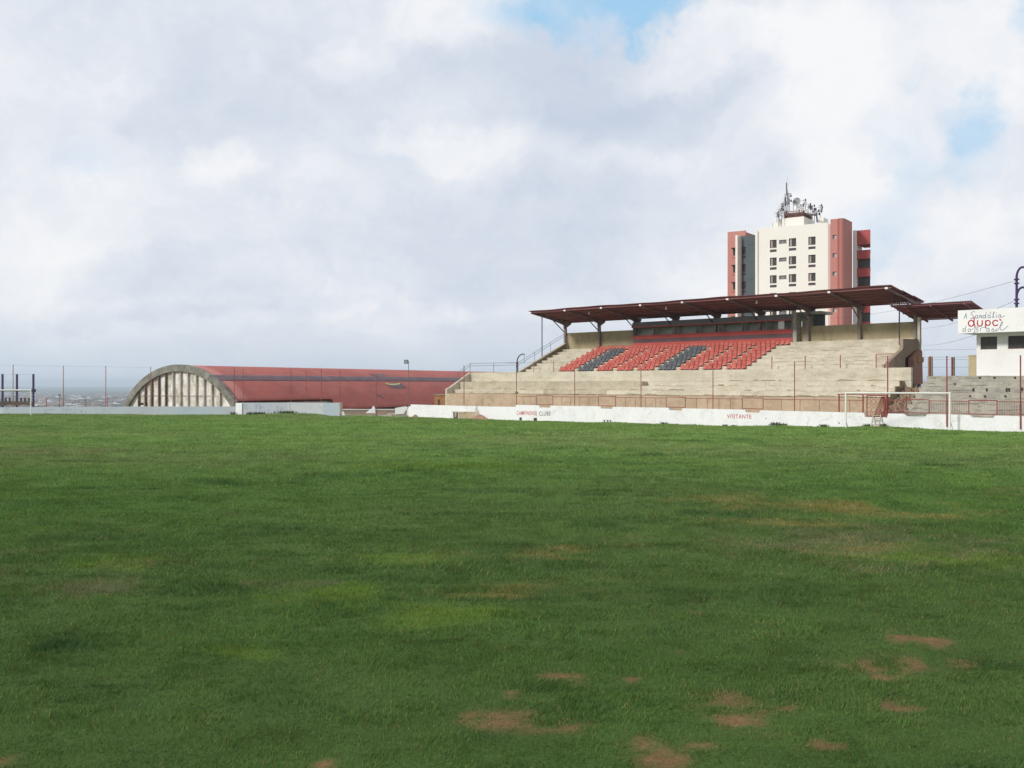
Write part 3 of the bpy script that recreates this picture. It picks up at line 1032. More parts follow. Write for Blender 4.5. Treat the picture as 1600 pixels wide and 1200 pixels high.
MB().tube(S(sx(790, 6.2), 6.2, 2.32), S(sx(895, 6.2), 6.2, 2.32), .013, seg=5).build('rail_wire', M_steelg, gs)
gr = MB()
s0, s1 = sx(1369, 6.15), sx(1397, 6.15)
gr.tube(S(s0, 6.15, 2.42), S(s1, 6.15, 2.42), .03, seg=6)
k_ = s0
while k_ < s1:
    gr.tube(S(k_, 6.15, 1.33), S(k_, 6.15, 2.42), .012, seg=4); k_ += .16
gr.build('stair_guard', M_redpale, gs)

# ------------------------------------------------------------------ seats
def seat_mesh():
    prof = [(-.23, .10), (-.22, .15), (-.10, .135), (.06, .13), (.13, .15), (.165, .24), (.18, .36), (.19, .52), (.18, .585)]
    nxs = 7
    bm = bmesh.new()
    n_ = len(prof)
    off = []
    for j in range(n_):                       # outward direction of the shell's underside
        a, b = prof[max(0, j - 1)], prof[min(n_ - 1, j + 1)]
        dy, dz = b[0] - a[0], b[1] - a[1]
        L_ = math.hypot(dy, dz) or 1
        off.append((dz / L_, -dy / L_))

    def layer(th):
        rows = []
        for j, (yy, zz_) in enumerate(prof):
            row = []
            hw = .218 if j < 6 else (.215, .205, .16)[j - 6]
            for i in range(nxs):
                u = i / (nxs - 1) * 2 - 1
                cup = .04 * abs(u) ** 3
                y_ = yy + off[j][0] * th; z_ = zz_ + off[j][1] * th
                if j <= 4:
                    row.append(bm.verts.new((u * hw, y_, z_ + cup)))
                else:
                    row.append(bm.verts.new((u * hw, y_ - cup, z_ - .04 * (abs(u) ** 4 if j >= 7 else 0))))
            rows.append(row)
        return rows
    A, B = layer(0.0), layer(.025)
    for a, b, c, d in zip(A[:-1], A[1:], B[:-1], B[1:]):
        for i in range(nxs - 1):
            bm.faces.new((a[i], a[i + 1], b[i + 1], b[i]))
            bm.faces.new((c[i], d[i], d[i + 1], c[i + 1]))
        bm.faces.new((a[0], b[0], d[0], c[0])); bm.faces.new((a[-1], c[-1], d[-1], b[-1]))
    for a, c in ((A[0], B[0]), (B[-1], A[-1])):
        for i in range(nxs - 1):
            bm.faces.new((a[i], c[i], c[i + 1], a[i + 1]))
    bmesh.ops.recalc_face_normals(bm, faces=bm.faces)
    # pedestal under the pan
    r = bmesh.ops.create_cube(bm, size=1.0, matrix=Matrix.Translation((0, .02, .05)) @ Matrix.Diagonal((.16, .22, .13, 1)))
    me = bpy.data.meshes.new('stadium_seat')
    bm.to_mesh(me); bm.free()
    return me


sm = {'red': seat_mesh()}
sm['black'] = sm['red'].copy()
sm['red'].materials.append(M_seatred); sm['black'].materials.append(M_seatblk)
ORD = ['front', 'second', 'third', 'fourth', 'fifth', 'sixth', 'seventh', 'top']


def nth(n):
    return '%d%s' % (n, 'th' if 10 <= n % 100 <= 20 else {1: 'st', 2: 'nd', 3: 'rd'}.get(n % 10, 'th'))


seat_rot = math.atan2(N.y, N.x) - math.pi / 2
pitch_ = 23.6 / 46
cnt = 0
for r_i in range(8):
    z_ = 1.285 + .333 * r_i
    w_ = 6.62 + .86 * r_i
    col_no = 0
    for i in range(46):
        if r_i < 7 and i % 5 == 4: continue
        if r_i < 7 and i == 45: continue
        g_ = i // 5
        black = r_i < 7 and g_ in (1, 5)
        if black and g_ == 5 and False: continue
        col_no += 1
        cnt += 1
        o = bpy.data.objects.new('stadium_seat', sm['black' if black else 'red'])
        C.objects.link(o)
        o.location = S(.45 + pitch_ * (i + .5), w_ + .03 + jit(.012), z_)
        o.rotation_euler = (0, 0, seat_rot + jit(.03))
        tag(o, '%s plastic bucket seat, %s from the left in the %s row' % ('black' if black else 'faded red', nth(col_no), ORD[r_i]), 'seat', 'bucket seats on the upper terrace')
print('SEATS', cnt)


# ------------------------------------------------------------------ old grey terrace at the right
og = empty('old_terrace', S(46, 4, -3.6), 'older grey mossy concrete terrace steps below the white building', 'terrace')
OG = []
z_ = -2.39; w_ = 1.45
for k_ in range(8):
    OG += [(w_, z_ - (.43 if k_ else 0)), (w_, z_)] if k_ else [(w_, z_)]
    w_ += .75; z_ += .43
OG += [(8.0, z_ - .43), (8.0, -4.2), (1.45, -4.2)]
terrace(MB(), 39.3, 84, OG, ds=.35, ja=.03).build('steps', M_grey, og)
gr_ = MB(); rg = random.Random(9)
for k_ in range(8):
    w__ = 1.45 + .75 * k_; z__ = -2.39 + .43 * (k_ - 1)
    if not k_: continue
    for rep in range(2):  # first pass paints riser-foot shade along with dirt, second only stains
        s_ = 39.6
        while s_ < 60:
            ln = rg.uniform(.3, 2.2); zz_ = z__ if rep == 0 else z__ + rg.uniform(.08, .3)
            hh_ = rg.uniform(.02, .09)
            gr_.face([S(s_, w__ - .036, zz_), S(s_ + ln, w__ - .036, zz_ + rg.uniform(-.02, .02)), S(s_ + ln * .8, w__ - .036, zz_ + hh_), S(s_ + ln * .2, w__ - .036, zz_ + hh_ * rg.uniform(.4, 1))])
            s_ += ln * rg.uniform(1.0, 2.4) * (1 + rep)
gr_.build('grime_shade', mat('moss_grime_shade', (.20, .19, .14), (.27, .25, .20), 3.0), og)['kind'] = 'stuff'
gm = MB()
for (px, py, hh) in ((1521, 609, 5), (1542, 609, 5), (1573, 609, 6), (1577, 609, 6), (1597, 608, 5), (1516, 619, 3), (1539, 619, 3), (1571, 619, 3), (1531, 590, 3), (1554, 590, 3), (1586, 590, 3), (1486, 600, 3)):
    ww = 5.2 if py < 612 else 4.45
    if py < 600: ww = 6.7
    s_ = sx(px, ww)
    z_ = sz(py, s_, ww)
    ww = 5.19 if py in (608, 609) else (4.44 if py == 619 else (6.69 if py == 590 else 5.95))
    gm.box(S, s_ - .06, s_ + .06, ww - .05, ww + .2, z_ - hh * .022, z_ + hh * .022)
gm.build('dark_hole', M_dark, og)
# eroded brick stair edge between the two terraces
be = MB(); st = random.Random(3)
for k_ in range(18):
    zt_ = -2.3 + .118 * k_; ww = 1.7 + .24 * k_
    for j_ in range(9):
        s_ = 37.85 + .17 * j_ + st.uniform(-.03, .03)
        be.box(S, s_, s_ + .168, ww + st.uniform(-.1, .1), 6.0, -4, zt_ + st.uniform(-.07, .07))
bo = be.build('eroded_steps', M_brick, og)

# ------------------------------------------------------------------ white perimeter wall in front of the stand
pwm = empty('perimeter_wall', S(12, 0, -3.7), 'long whitewashed pitch wall with notches and painted club lettering', 'wall')
wtop = [(638.3, 635), (641.5, 635), (641.6, 632), (763, 635.3), (806, 635.6), (806.1, 632.6), (842.5, 633.4), (843, 636.6), (859.5, 637), (860, 633.8), (939, 635), (939.3, 638.4), (956.6, 638.8), (957, 635.6),
        (1045, 637.2), (1045.4, 641), (1065.6, 641.6), (1066, 638), (1164.5, 640.2), (1165, 644.4), (1186.5, 645), (1187, 641.2), (1350.5, 645), (1351, 651.5), (1386, 652.2), (1387.5, 646.2),
        (1412, 646.4), (1416, 650.4), (1446, 651), (1448, 647), (1514, 648.6), (1519, 652.4), (1552, 653), (1554, 649.3), (1640, 651.5), (1700, 653)]
wl = MB()
pts = [(sx(a, 0), b) for a, b in wtop]
top = [(s_, sz(b, s_, 0)) for s_, b in pts]
top += [(top[-1][0] + 34, top[-1][1])]
EXCL = []                       # doorway cut in the wall
d0, d1 = sx(708, 0), sx(745, 0)


def wall_piece(tp, zb=-4.4, th=.24):
    for (a, za), (b, zb_) in zip(tp[:-1], tp[1:]):
        if b - a < .02: continue
        n = max(1, int((b - a) / 1.2))
        for i in range(n):
            s_a = a + (b - a) * i / n; s_b = a + (b - a) * (i + 1) / n
            z_a = za + (zb_ - za) * i / n; z_b = za + (zb_ - za) * (i + 1) / n
            wl.hexa([S(s_a, 0, zb), S(s_b, 0, zb), S(s_b, th, zb), S(s_a, th, zb), S(s_a, 0, z_a), S(s_b, 0, z_b), S(s_b, th, z_b), S(s_a, th, z_a)])


def interp(s_):
    for (a, za), (b, zb_) in zip(top[:-1], top[1:]):
        if a <= s_ <= b and b > a: return za + (zb_ - za) * (s_ - a) / (b - a)
    return -2.15


left = [t for t in top if t[0] < d0] + [(d0, interp(d0))]
right = [(d1, interp(d1))] + [t for t in top if t[0] > d1]
wall_piece(left); wall_piece(right)
wall_piece([(d0, interp(d0)), (d1, interp(d1))], zb=-2.95)
wl.build('whitewashed_masonry', M_white, pwm)
# the walled-up doorway: dark gap, lintel, tan infill
dk = MB(); s_a, s_b = d0, sx(715.5, 0)
dk.box(S, s_a, s_b, .5, .6, -4.4, -2.9); dk.build('dark_doorway', M_dark, pwm)
jb = MB(); jb.box(S, s_b, s_b + .28, -.02, .3, -4.4, -2.951); jb.box(S, d0 - .1, sx(727, 0), -.06, .2, -3.06, -2.955); jb.build('concrete_jamb', M_rubble, pwm)
inf = MB(); inf.box(S, s_b + .285, d1, .04, .22, -4.4, -2.97); inf.build('tan_infill', M_found, pwm)
cr = MB(); cr.prism([S(sx(743, 0), -.03, -4.2), S(sx(743, 0), -.03, -2.6), S(sx(745, 0), -.03, -2.2), S(sx(747, 0), -.03, -2.7), S(sx(749, 0), -.03, -3.0), S(sx(751, 0), -.03, -4.2)], N * .06); cr.build('crumbling_pilaster', M_rubble, pwm)
dh = MB()
for px, py, w2 in ((813.5, 654.5, .2), (836.5, 656.3, .28), (1197, 654, .05), (1311, 661, .06), (1382.5, 663, .07)):
    s_ = sx(px, 0); z_ = sz(py, s_, 0)
    dh.box(S, s_ - w2 * .8, s_ + w2 * .8, -.012, .1, z_ - w2 * .75, z_ + w2 * .75)
dh.build('drain_hole', M_dark, pwm)
# hairline cracks and a lower plinth line
ck = MB(); rr = random.Random(5)
for px, py in ((925, 640), (1015, 641), (1140, 645), (1260, 650), (1325, 650), (1345, 650), (1297, 648), (1470, 655), (1495, 652), (870, 640), (690, 640), (670, 641)):
    s_ = sx(px, 0); z_ = sz(py, s_, 0)
    for j in range(5):
        s2 = s_ + rr.uniform(-.35, .35); z2 = z_ - rr.uniform(.02, .16)
        ck.tube(S(s_, -.004, z_), S(s2, -.004, z2), .010, seg=4); s_, z_ = s2, z2
ck.build('crack', M_rubble, pwm)


# lettering
def text_mesh(txt, size, to_world, extr, name, m_, parent, bold=0.0, spacing=1.0):
    cu = bpy.data.curves.new(name, 'FONT')
    cu.body = txt; cu.size = size; cu.extrude = 0; cu.offset = bold; cu.space_character = spacing
    tmp = bpy.data.objects.new(name + '_tmp', cu)
    C.objects.link(tmp)
    dg = bpy.context.evaluated_depsgraph_get()
    me = bpy.data.meshes.new_from_object(tmp.evaluated_get(dg))
    bpy.data.objects.remove(tmp); bpy.data.curves.remove(cu)
    off = wloc(parent)
    xs = [v.co.x for v in me.vertices]
    x0, x1 = min(xs), max(xs)
    for v in me.vertices:
        v.co = to_world((v.co.x - x0) / (x1 - x0), v.co.y) - off
    me.materials.clear(); me.materials.append(m_)
    o = bpy.data.objects.new(name, me); C.objects.link(o); o.parent = parent
    return o


def wall_text(txt, px0, px1, py_base, hpx, m_, name):
    s0, s1 = sx(px0, 0), sx(px1, 0)
    zb0, zb1 = sz(py_base[0], s0, 0), sz(py_base[1], s1, 0)
    h = hpx / F * Ys((s0 + s1) / 2, 0)
    text_mesh(txt, 1.0, lambda u, v: S(s0 + (s1 - s0) * u, -.008, zb0 + (zb1 - zb0) * u + v / .72 * h), 0, name, m_, pwm, bold=.004, spacing=1.14)


wall_text('CAMPINENSE', 807.5, 839, (648.2, 648.9), 6.6, M_inkred, 'club_lettering')
wall_text('CLUBE', 842.5, 860, (649.2, 649.4), 6.6, M_inkblk, 'club_lettering')
wall_text('VISITANTE', 1136, 1174, (653.6, 654.2), 6.6, M_inkred, 'visitor_lettering')
tt = MB()
for px in (944, 949, 953.5):
    s_ = sx(px, 0)
    tt.hexa([S(s_ - .05, -.012, -3.75), S(s_ + .05, -.012, -3.75), S(s_ + .05, -.004, -3.75), S(s_ - .05, -.004, -3.75),
             S(s_ + .0, -.012, -3.36), S(s_ + .12, -.012, -3.36), S(s_ + .12, -.004, -3.36), S(s_ + .0, -.004, -3.36)])
    tt.box(S, s_ - .12, s_ + .14, -.016, -.0125, -3.42, -3.35)
tt.build('worn_dark_letters', M_inkblk, pwm)

# ------------------------------------------------------------------ red railing on the wall
rl = empty('railing', S(20, .12, -2.2), 'thin red iron railing with framed gate panels along the whitewashed wall', 'railing')
RT = -1.24
gates = [(839, 864), (935, 962), (1041, 1071), (1160, 1192.5)]
gates2 = [(1411, 1452), (1514, 1558)]
segs = []
px_prev = 807
for a, b in gates + [(1311, 1311.1)]:
    segs.append((px_prev, a)); px_prev = b
tr = MB(); pk_ = MB()
for a, b in segs:
    s0, s1 = sx(a, .12), sx(b, .12)
    tr.tube(S(s0, .12, RT), S(s1, .12, RT), .026, seg=6)
    n = max(2, int(round((s1 - s0) / (1.1 if a < 1190 else 1.7))))
    for i in range(1, n):
        s_ = s0 + (s1 - s0) * i / n
        MB().tube(S(s_, .12, -2.2), S(s_, .12, RT), .02, seg=5).build('upright_bar', M_redrail, rl)
for a, b in ((1311, 1348.5),):
    s0, s1 = sx(a, .12), sx(b, .12)
    tr.tube(S(s0, .12, RT), S(s1, .12, RT), .026, seg=6)
    MB().tube(S((s0 + s1) / 2 - .1, .12, -2.2), S((s0 + s1) / 2 - .1, .12, RT), .02, seg=5).build('upright_bar', M_redrail, rl)
for a, b in ((1387, 1411), (1452, 1514), (1558, 1640)):
    s0, s1 = sx(a, .12), sx(b, .12)
    tr.tube(S(s0, .12, RT + .03), S(s1, .12, RT + .03), .028, seg=6)
    tr.tube(S(s0, .12, -2.06), S(s1, .12, -2.06), .02, seg=6)
    n = int((s1 - s0) / .155); pk_ = MB()
    for i in range(n):
        s_ = s0 + (s1 - s0) * i / n
        pk_.tube(S(s_, .12, -2.15), S(s_, .12, RT + .03), .011, seg=4)
    pk_.build('picket_panel', M_redrail, rl)
tr.build('top_rail', M_redrail, rl)
for gi, (a, b) in enumerate(gates + gates2):
    s0, s1 = sx(a, .12), sx(b, .12)
    zt_ = RT + (.10 if gi < 4 else .10); zb_ = -2.04 if gi < 4 else -2.10
    g = MB()
    for p, q_ in ((S(s0, .10, zb_ - .02), S(s0, .10, zt_)), (S(s1, .10, zb_ - .02), S(s1, .10, zt_)), (S(s0, .10, zt_), S(s1, .10, zt_)), (S(s0, .10, zb_), S(s1, .10, zb_))):
        g.tube(p, q_, .034, seg=6)
    # fine mesh of the panel as thin wires
    n = int((s1 - s0) / .2)
    for i in range(1, n):
        s_ = s0 + (s1 - s0) * i / n
        g.tube(S(s_, .10, zb_), S(s_, .10, zt_), .003, seg=3)
    o = g.build('gate_panel', M_redrail if gi < 4 else M_red, rl)

# entrance frame with ornate gate
eg = empty('entrance_gate', S(37.5, .1, -2.5), 'bright red iron entrance frame with ornate scrollwork gate behind the white goal', 'gate')
fr = MB()
s311, s348, s354, s384, s386 = [sx(p, .05) for p in (1311, 1348.5, 1355, 1383, 1385.5)]
for s_, zb_, r_ in ((s311, -2.15, .055), (s348, -2.25, .055), (s386, -2.5, .075)):
    fr.tube(S(s_, .05, zb_), S(s_, .05, -.80), r_)
fr.tube(S(s311 - .15, .05, -.80), S(s386, .05, -.80), .035)
fr.build('frame', M_red, eg)
ga = MB()
z0_, z1_ = -2.42, -.86
for p, q_ in ((S(s354, .0, z0_), S(s354, .0, z1_)), (S(s384, .0, z0_), S(s384, .0, z1_)), (S(s354, 0, z0_), S(s384, 0, z0_)), (S(s354, 0, z1_), S(s384, 0, z1_))):
    ga.tube(p, q_, .035)
nx_, nz_ = 4, 5
for i in range(nx_):
    for j in range(nz_):
        cs = s354 + (s384 - s354) * (i + .5) / nx_; cz = z0_ + (z1_ - z0_) * (j + .5) / nz_
        rr_ = (s384 - s354) / nx_ * .52
        pr = []
        for k_ in range(9):
            t = 2 * math.pi * k_ / 8
            pr.append(S(cs + rr_ * math.cos(t) * (1 if j % 2 else .75), 0, cz + rr_ * math.sin(t) * .9))
        ga.path(pr, .011, seg=4)
ga.build('scroll_gate', M_red, eg)
ob = MB(); ob.hexa([S(s384 - .6, .3, -2.45), S(s386, .3, -2.45), S(s386, 2.0, -2.45), S(s384 - .6, 2.0, -2.45), S(s386 - .3, .3, -.9), S(s386, .3, -.9), S(s386, 2.0, -.9), S(s386 - .3, 2.0, -.9)])
ob = MB()
for k_ in range(6):
    t = k_ / 5
    ob.tube(S(s384 - .95 * (1 - t), .25, -2.4), S(s386 - .1, .25, -1.0 - 1.3 * (1 - t)), .03, seg=5)
    ob.tube(S(s384 - .95 + .1 * k_, .27, -2.4), S(s386 - .5 + .05 * k_, .27, -.95), .022, seg=5)
ob.build('leaning_bars', M_red, eg)

ld = empty('ladder', S(sx(1369, -.3), -.5, -3.3), 'short pale wooden ladder leaning on the whitewashed wall under the ornate gate', 'ladder')
a0, a1 = sx(1365.5, -.3), sx(1375, -.3)
l0 = [S(sx(1360.5, -.75), -.75, -3.36), S(sx(1373, -.75), -.75, -3.36)]; l1 = [S(sx(1365, -.03), -.04, -2.28), S(sx(1376.5, -.03), -.04, -2.28)]
for a, b in zip(l0, l1):
    MB().tube(a, b, .045, seg=6).build('rail', M_wood, ld)
for k_ in range(5):
    t = .12 + .2 * k_
    MB().tube(l0[0].lerp(l1[0], t), l0[1].lerp(l1[1], t), .035, seg=6).build('rung', M_wood, ld)


# ------------------------------------------------------------------ goals
def goal(p_l, p_r, ztop, label, back=1.2, only_right=False):
    base = (p_l + p_r) / 2
    base.z = min(p_l.z, p_r.z)
    g = empty('football_goal', base, label, 'goal', 'football goals')
    tl, tr_ = Vector((p_l.x, p_l.y, ztop)), Vector((p_r.x, p_r.y, ztop))
    MB().tube(tl - (tr_ - tl).normalized() * .06, tr_ + (tr_ - tl).normalized() * .06, .06, seg=10).build('crossbar', M_goal, g)
    for p, t in ((p_l, tl), (p_r, tr_)):
        MB().tube(p - Vector((0, 0, .1)), t, .06, seg=10).build('goalpost', M_goal, g)
    return g


zg = lambda x, y: float(zground(np.array([x]), np.array([y]))[0]) + E
lx, ly = X(1321.5, 71.6), 71.6
rx, ry = X(1484, 69.5), 69.5
g1 = goal(Vector((lx, ly, zg(lx, ly))), Vector((rx, ry, zg(rx, ry))), E - .645, 'white football goal standing close to the whitewashed wall, before the ornate red gate')
for (x_, y_), dx in (((lx, ly), .2), ((rx, ry), .32)):
    st_ = MB(); st_.tube((x_, y_, zg(x_, y_) + .65), (x_ + dx, y_ + .1, zg(x_, y_) - .02), .022, seg=5); st_.build('stay', M_goalgray, g1)
g2 = goal(Vector((X(-66, 97), 97, zg(-54, 97))), Vector((X(48, 97), 97, zg(-47, 97))), E - .60, 'white football goal at the far left edge of the pitch')

# ------------------------------------------------------------------ tall net posts on the right wall
names = ['thin red post directly left of the red club lettering', 'thin red post rising below the left black seats', 'thin red post in front of the middle of the seat block',
         'thin red post under the right end of the seats', 'thin red post midway between visitor lettering and the ornate gate', 'tall red post beside the ornate scrollwork gate',
         'thick red post standing behind the right upright of the goal', 'tall red post in front of the white building at the right edge']
for px, py, s_, lab in zip((807, 898, 1001.5, 1114, 1241.5, 1387, 1479.5, 1594.5), (566, 580, 576, 569, 565, 557, 557, 556), (.64, 8.43, 16.33, 23.9, 31.5, 39.1, 43.4, 48.3), names):
    front = px > 1450
    w_ = -.06 if front else .12
    s_ = sx(px, w_)
    zt_ = sz(py, s_, w_); zb_ = -3.05 if front else -2.25
    r_ = .052 if px > 1380 else .038
    root = empty('net_post', S(s_, w_, zb_), lab, 'post', 'net posts along the whitewashed wall')
    MB().tube(S(s_, w_, zb_), S(s_, w_, zt_), r_, r_ * .9).build('pole', M_red if px > 1100 else M_redrail, root)
    MB().tube(S(s_, w_, zt_), S(s_, w_, zt_ + .03), r_ * 1.25).build('cap', M_red, root)
# post further left, in front of the lower steps
s_ = sx(725, .12)
root = empty('net_post', S(s_, .12, -2.2), 'thin brown-red post in front of the stand left end steps', 'post', 'net posts along the whitewashed wall')
MB().tube(S(s_, .12, -2.2), S(s_, .12, sz(571, s_, .12)), .045).build('pole', M_redrail, root)


def gooseneck(name, base, zt, arms, label, reach=1.1, rad=.085, flip=1, mt_=None):
    root = empty(name, base, label, 'lamp post')
    m_ = mt_ or M_violet
    topz = max(a for a in arms)
    MB().tube(base, Vector((base.x, base.y, topz - .6 + E)), rad, rad * .85, seg=10).build('pole', m_, root)
    for az in arms:
        c0 = Vector((base.x, base.y, az + E))
        pts = [c0 + Vector((0, 0, -.95))]
        for k_ in range(9):
            t = k_ / 8 * math.pi * .5
            pts.append(c0 + U * flip * (reach * (1 - math.cos(t))) + Vector((0, 0, -.75 + .75 * math.sin(t))))
        pts.append(pts[-1] + U * flip * .15 - Vector((0, 0, .04)))
        MB().path(pts, rad * .85, seg=8).build('curved_arm', m_, root)
        for dz in (-.95, -1.25):
            cc = MB(); cc.tube(c0 + Vector((0, 0, dz)), c0 + Vector((0, 0, dz + .10)), rad * 1.9, seg=10); cc.build('collar', m_, root)
        e = pts[-1]
        MB().tube(e, e - Vector((0, 0, .95)), .016, seg=5).build('hanging_rod', m_, root)
    return root


gooseneck('curved_lamp', S(.62, .12, 1.15), 0, [sz(553.5, .6, .2)], 'black gooseneck lamp arm above the red post left of the club lettering', reach=.85, rad=.065, mt_=M_iron)
s_ = sx(1588.5, 8.5)
gooseneck('curved_lamp', S(s_, 8.5, 5.3), 0, [sz(418, s_, 8.5), sz(449.5, s_, 8.5)], 'dark violet mast with two gooseneck arms on the white building roof', reach=.42, rad=.10)

# ------------------------------------------------------------------ entrance canopy at the right
ec = empty('entrance_canopy', S(38, 10, 3), 'low red-brown corrugated canopy beside the right end of the grandstand roof', 'canopy')
CW0, CW1 = 10.6, 15.6
cs0 = sx(1390, CW0); cs1 = sx(1517, CW0)
cz0 = sz(470, cs1, CW0); 
cs0b = sx(1443, CW1); czb = sz(499, cs0b, CW1)
corrugated(cs0, cs1, CW0, cz0, CW1, czb, pitch=.2).build('canopy_sheet', M_sheet, ec)
for t in (.03, .27, .51, .75, .97):
    w_ = CW0 + (CW1 - CW0) * t; z_ = cz0 + (czb - cz0) * t - .13
    MB().box(S, cs0 + .05, cs1 - .05, w_, w_ + .07, z_, z_ + .09).build('purlin', M_purl, ec)
MB().tube(S(cs0 + .1, CW0 + .2, cz0 - .1), S(cs0 + .1, CW0 + .2, rz(10.8)), .05).build('hanger', M_steelg, ec)
s_ = sx(1436.5, 13.0)
MB().box(S, s_ - .11, s_ + .11, 12.85, 13.15, -3, sz(496, s_, 13) ).build('column', M_conc, ec)
for s_ in (cs0 + 1.2, (cs0 + cs1) / 2, cs1 - .6):
    rf_ = MB(); rf_.prism([S(s_, CW0 + .1, cz0 - .14), S(s_, CW1 - .1, czb - .14), S(s_, CW1 - .1, czb - .30), S(s_, CW0 + .1, cz0 - .26)], U * .12); rf_.build('rafter', M_purl, ec)

# ------------------------------------------------------------------ white building with hand-painted sign
BS0 = sx(1525.8, 7.4)
wb = empty('commentary_building', S(BS0 + 6, 9, .6), 'white flat-roofed building with hand-painted advertising fascia at the right edge', 'building')
BW = 7.4
bt, wt0, wt1 = 3.95, sz(526, sx(1545, BW), BW), sz(546, sx(1545, BW), BW)
x1, x2, x3, x4 = sx(1532, BW), sx(1558, BW), sx(1575, BW), sx(1612, BW)
wbm = MB(); S1 = 62.0
for a, b, c, d in ((BS0, x1, .3, bt), (x1, x2, .3, wt1), (x1, x2, wt0, bt), (x2, x3, .3, bt), (x3, x4, .3, wt1), (x3, x4, wt0, bt), (x4, S1, .3, bt)):
    wbm.box(S, a, b, BW, BW + .2, c, d)
wbm.box(S, BS0, BS0 + .2, BW + .201, BW + 6, .3, bt); wbm.box(S, BS0, S1, BW + 6.001, BW + 6.2, .3, bt)
wbm.box(S, BS0, S1, BW + .201, BW + 6, .3, .42)
wbm.build('wall', M_whiteB, wb)
for a, b in ((x1, x2), (x3, x4)):
    wn_ = MB(); wn_.box(S, a + .04, b - .04, BW + .10, BW + .14, wt1 + .04, wt0 - .04); f_ = wn_.build('window', M_glass, wb)
    fm = MB()
    for p in ((a, a + .06, wt1, wt0), (b - .06, b, wt1, wt0), (a + .06, b - .06, wt1, wt1 + .06), (a + .06, b - .06, wt0 - .06, wt0)):
        fm.box(S, p[0], p[1], BW + .08, BW + .17, p[2], p[3])
    fm.box(S, (a + b) / 2 - .03, (a + b) / 2 + .03, BW + .085, BW + .165, wt1 + .061, wt0 - .061)
    fm.build('window_frame', M_frame, f_)
FW = 5.9
fs0 = sx(1496.7, FW); fz1 = sz(485.2, fs0, FW); fz0 = sz(521.2, fs0, FW)
fc = MB(); fc.box(S, fs0, S1, FW, FW + .25, fz0, fz1); fc.box(S, fs0, S1, FW + .251, BW + 6.5, fz0 + .02, fz0 + .25); fc.box(S, fs0, fs0 + .2, FW + .251, BW + 6.5, fz0 + .251, fz1)
fas = fc.build('fascia', M_whiteB, wb)


def arcp(cx, cy, rx_, ry_, a0, a1, n=10):
    return [(cx + rx_ * math.cos(R(a0 + (a1 - a0) * i / n)), cy + ry_ * math.sin(R(a0 + (a1 - a0) * i / n))) for i in range(n + 1)]


# strokes drawn in sign pixels (1 unit = 1 photo pixel near the sign), letters follow the hand-painted script
def strokes_A(x, y, h): return [[(x, y), (x + h * .42, y - h)], [(x + h * .42, y - h), (x + h * .52, y)], [(x + h * .12, y - h * .38), (x + h * .55, y - h * .42)]]
sk = []
sk += strokes_A(1506, 498, 8.5)
sk += [[(1523.5, 487.5), (1521.5, 486.6), (1518.2, 488), (1517.3, 490.5), (1519.5, 492.2), (1521, 494.5), (1520, 497), (1517.6, 498.2), (1515.6, 497)]]      # S
def s_a(x, y, h):
    return [arcp(x + h * .35, y - h * .45, h * .38, h * .45, 60, 400), [(x + h * .72, y - h * .85), (x + h * .70, y - h * .1), (x + h * .98, y - h * .08)]]
def s_n(x, y, h): return [[(x, y - h * .9), (x + .1 * h, y)], [(x + .1 * h, y - h * .3), (x + h * .35, y - h * .85), (x + h * .6, y - h * .8), (x + h * .62, y), (x + h * .85, y - h * .1)]]
def s_d(x, y, h): return [arcp(x + h * .35, y - h * .45, h * .38, h * .45, 60, 400), [(x + h * 1.02, y - h * 1.75), (x + h * .78, y - h * .8), (x + h * .74, y - h * .05), (x + h * .98, y - h * .1)]]
def s_l(x, y, h): return [[(x, y - h * .1), (x + h * .45, y - h * 1.1), (x + h * .62, y - h * 1.75), (x + h * .42, y - h * 1.8), (x + h * .25, y - h * .9), (x + h * .3, y - h * .05), (x + h * .6, y - h * .1)]]
def s_i(x, y, h): return [[(x, y - h * .85), (x, y - h * .05), (x + h * .3, y - h * .1)], [(x + h * .12, y - h * 1.35), (x + h * .2, y - h * 1.5)]]
h_ = 5.0
sk += s_a(1524, 497.2, h_) + s_n(1530.5, 497, h_) + s_d(1536, 497, h_) + s_a(1543.5, 496.6, h_) + [[(1546.5, 489.8), (1548.8, 487.4)]]
sk += s_l(1550.5, 496.4, h_) + s_i(1556.5, 496, h_) + s_a(1560, 496, h_) + [[(1565, 495.6), (1570, 493.6)]]
s2_ = []
s2_ += s_d(1504.5, 517.8, h_) + [arcp(1514.5, 516, 2.2, 2.2, 0, 360)] + [[(1517.5, 515), (1521, 513.5)]]
s2_ += [[(1524, 511), (1522.6, 519)], [(1522, 511.4), (1527, 510.6), (1528.3, 512.3), (1525, 514.3), (1528.6, 516), (1526.5, 518.6), (1520.5, 519.2)]]   # B
s2_ += [[(1532, 518), (1531.6, 513.4), (1536.5, 511)]] + [[(1536.5, 511), (1541.5, 511.6)]]
s2_ += s_a(1541.5, 517.8, 5.4) + [[(1549, 517.4), (1551.5, 513), (1553.5, 516.5), (1551, 517.8), (1555.5, 517)], [(1556.5, 513.5), (1556.2, 517.2), (1558.5, 516)]]
s2_ += [[(1558.5, 516), (1565, 507.5), (1567, 502.8), (1565, 503.5), (1562.6, 509.5), (1563, 515), (1566, 516), (1571, 513), (1575, 509)]]
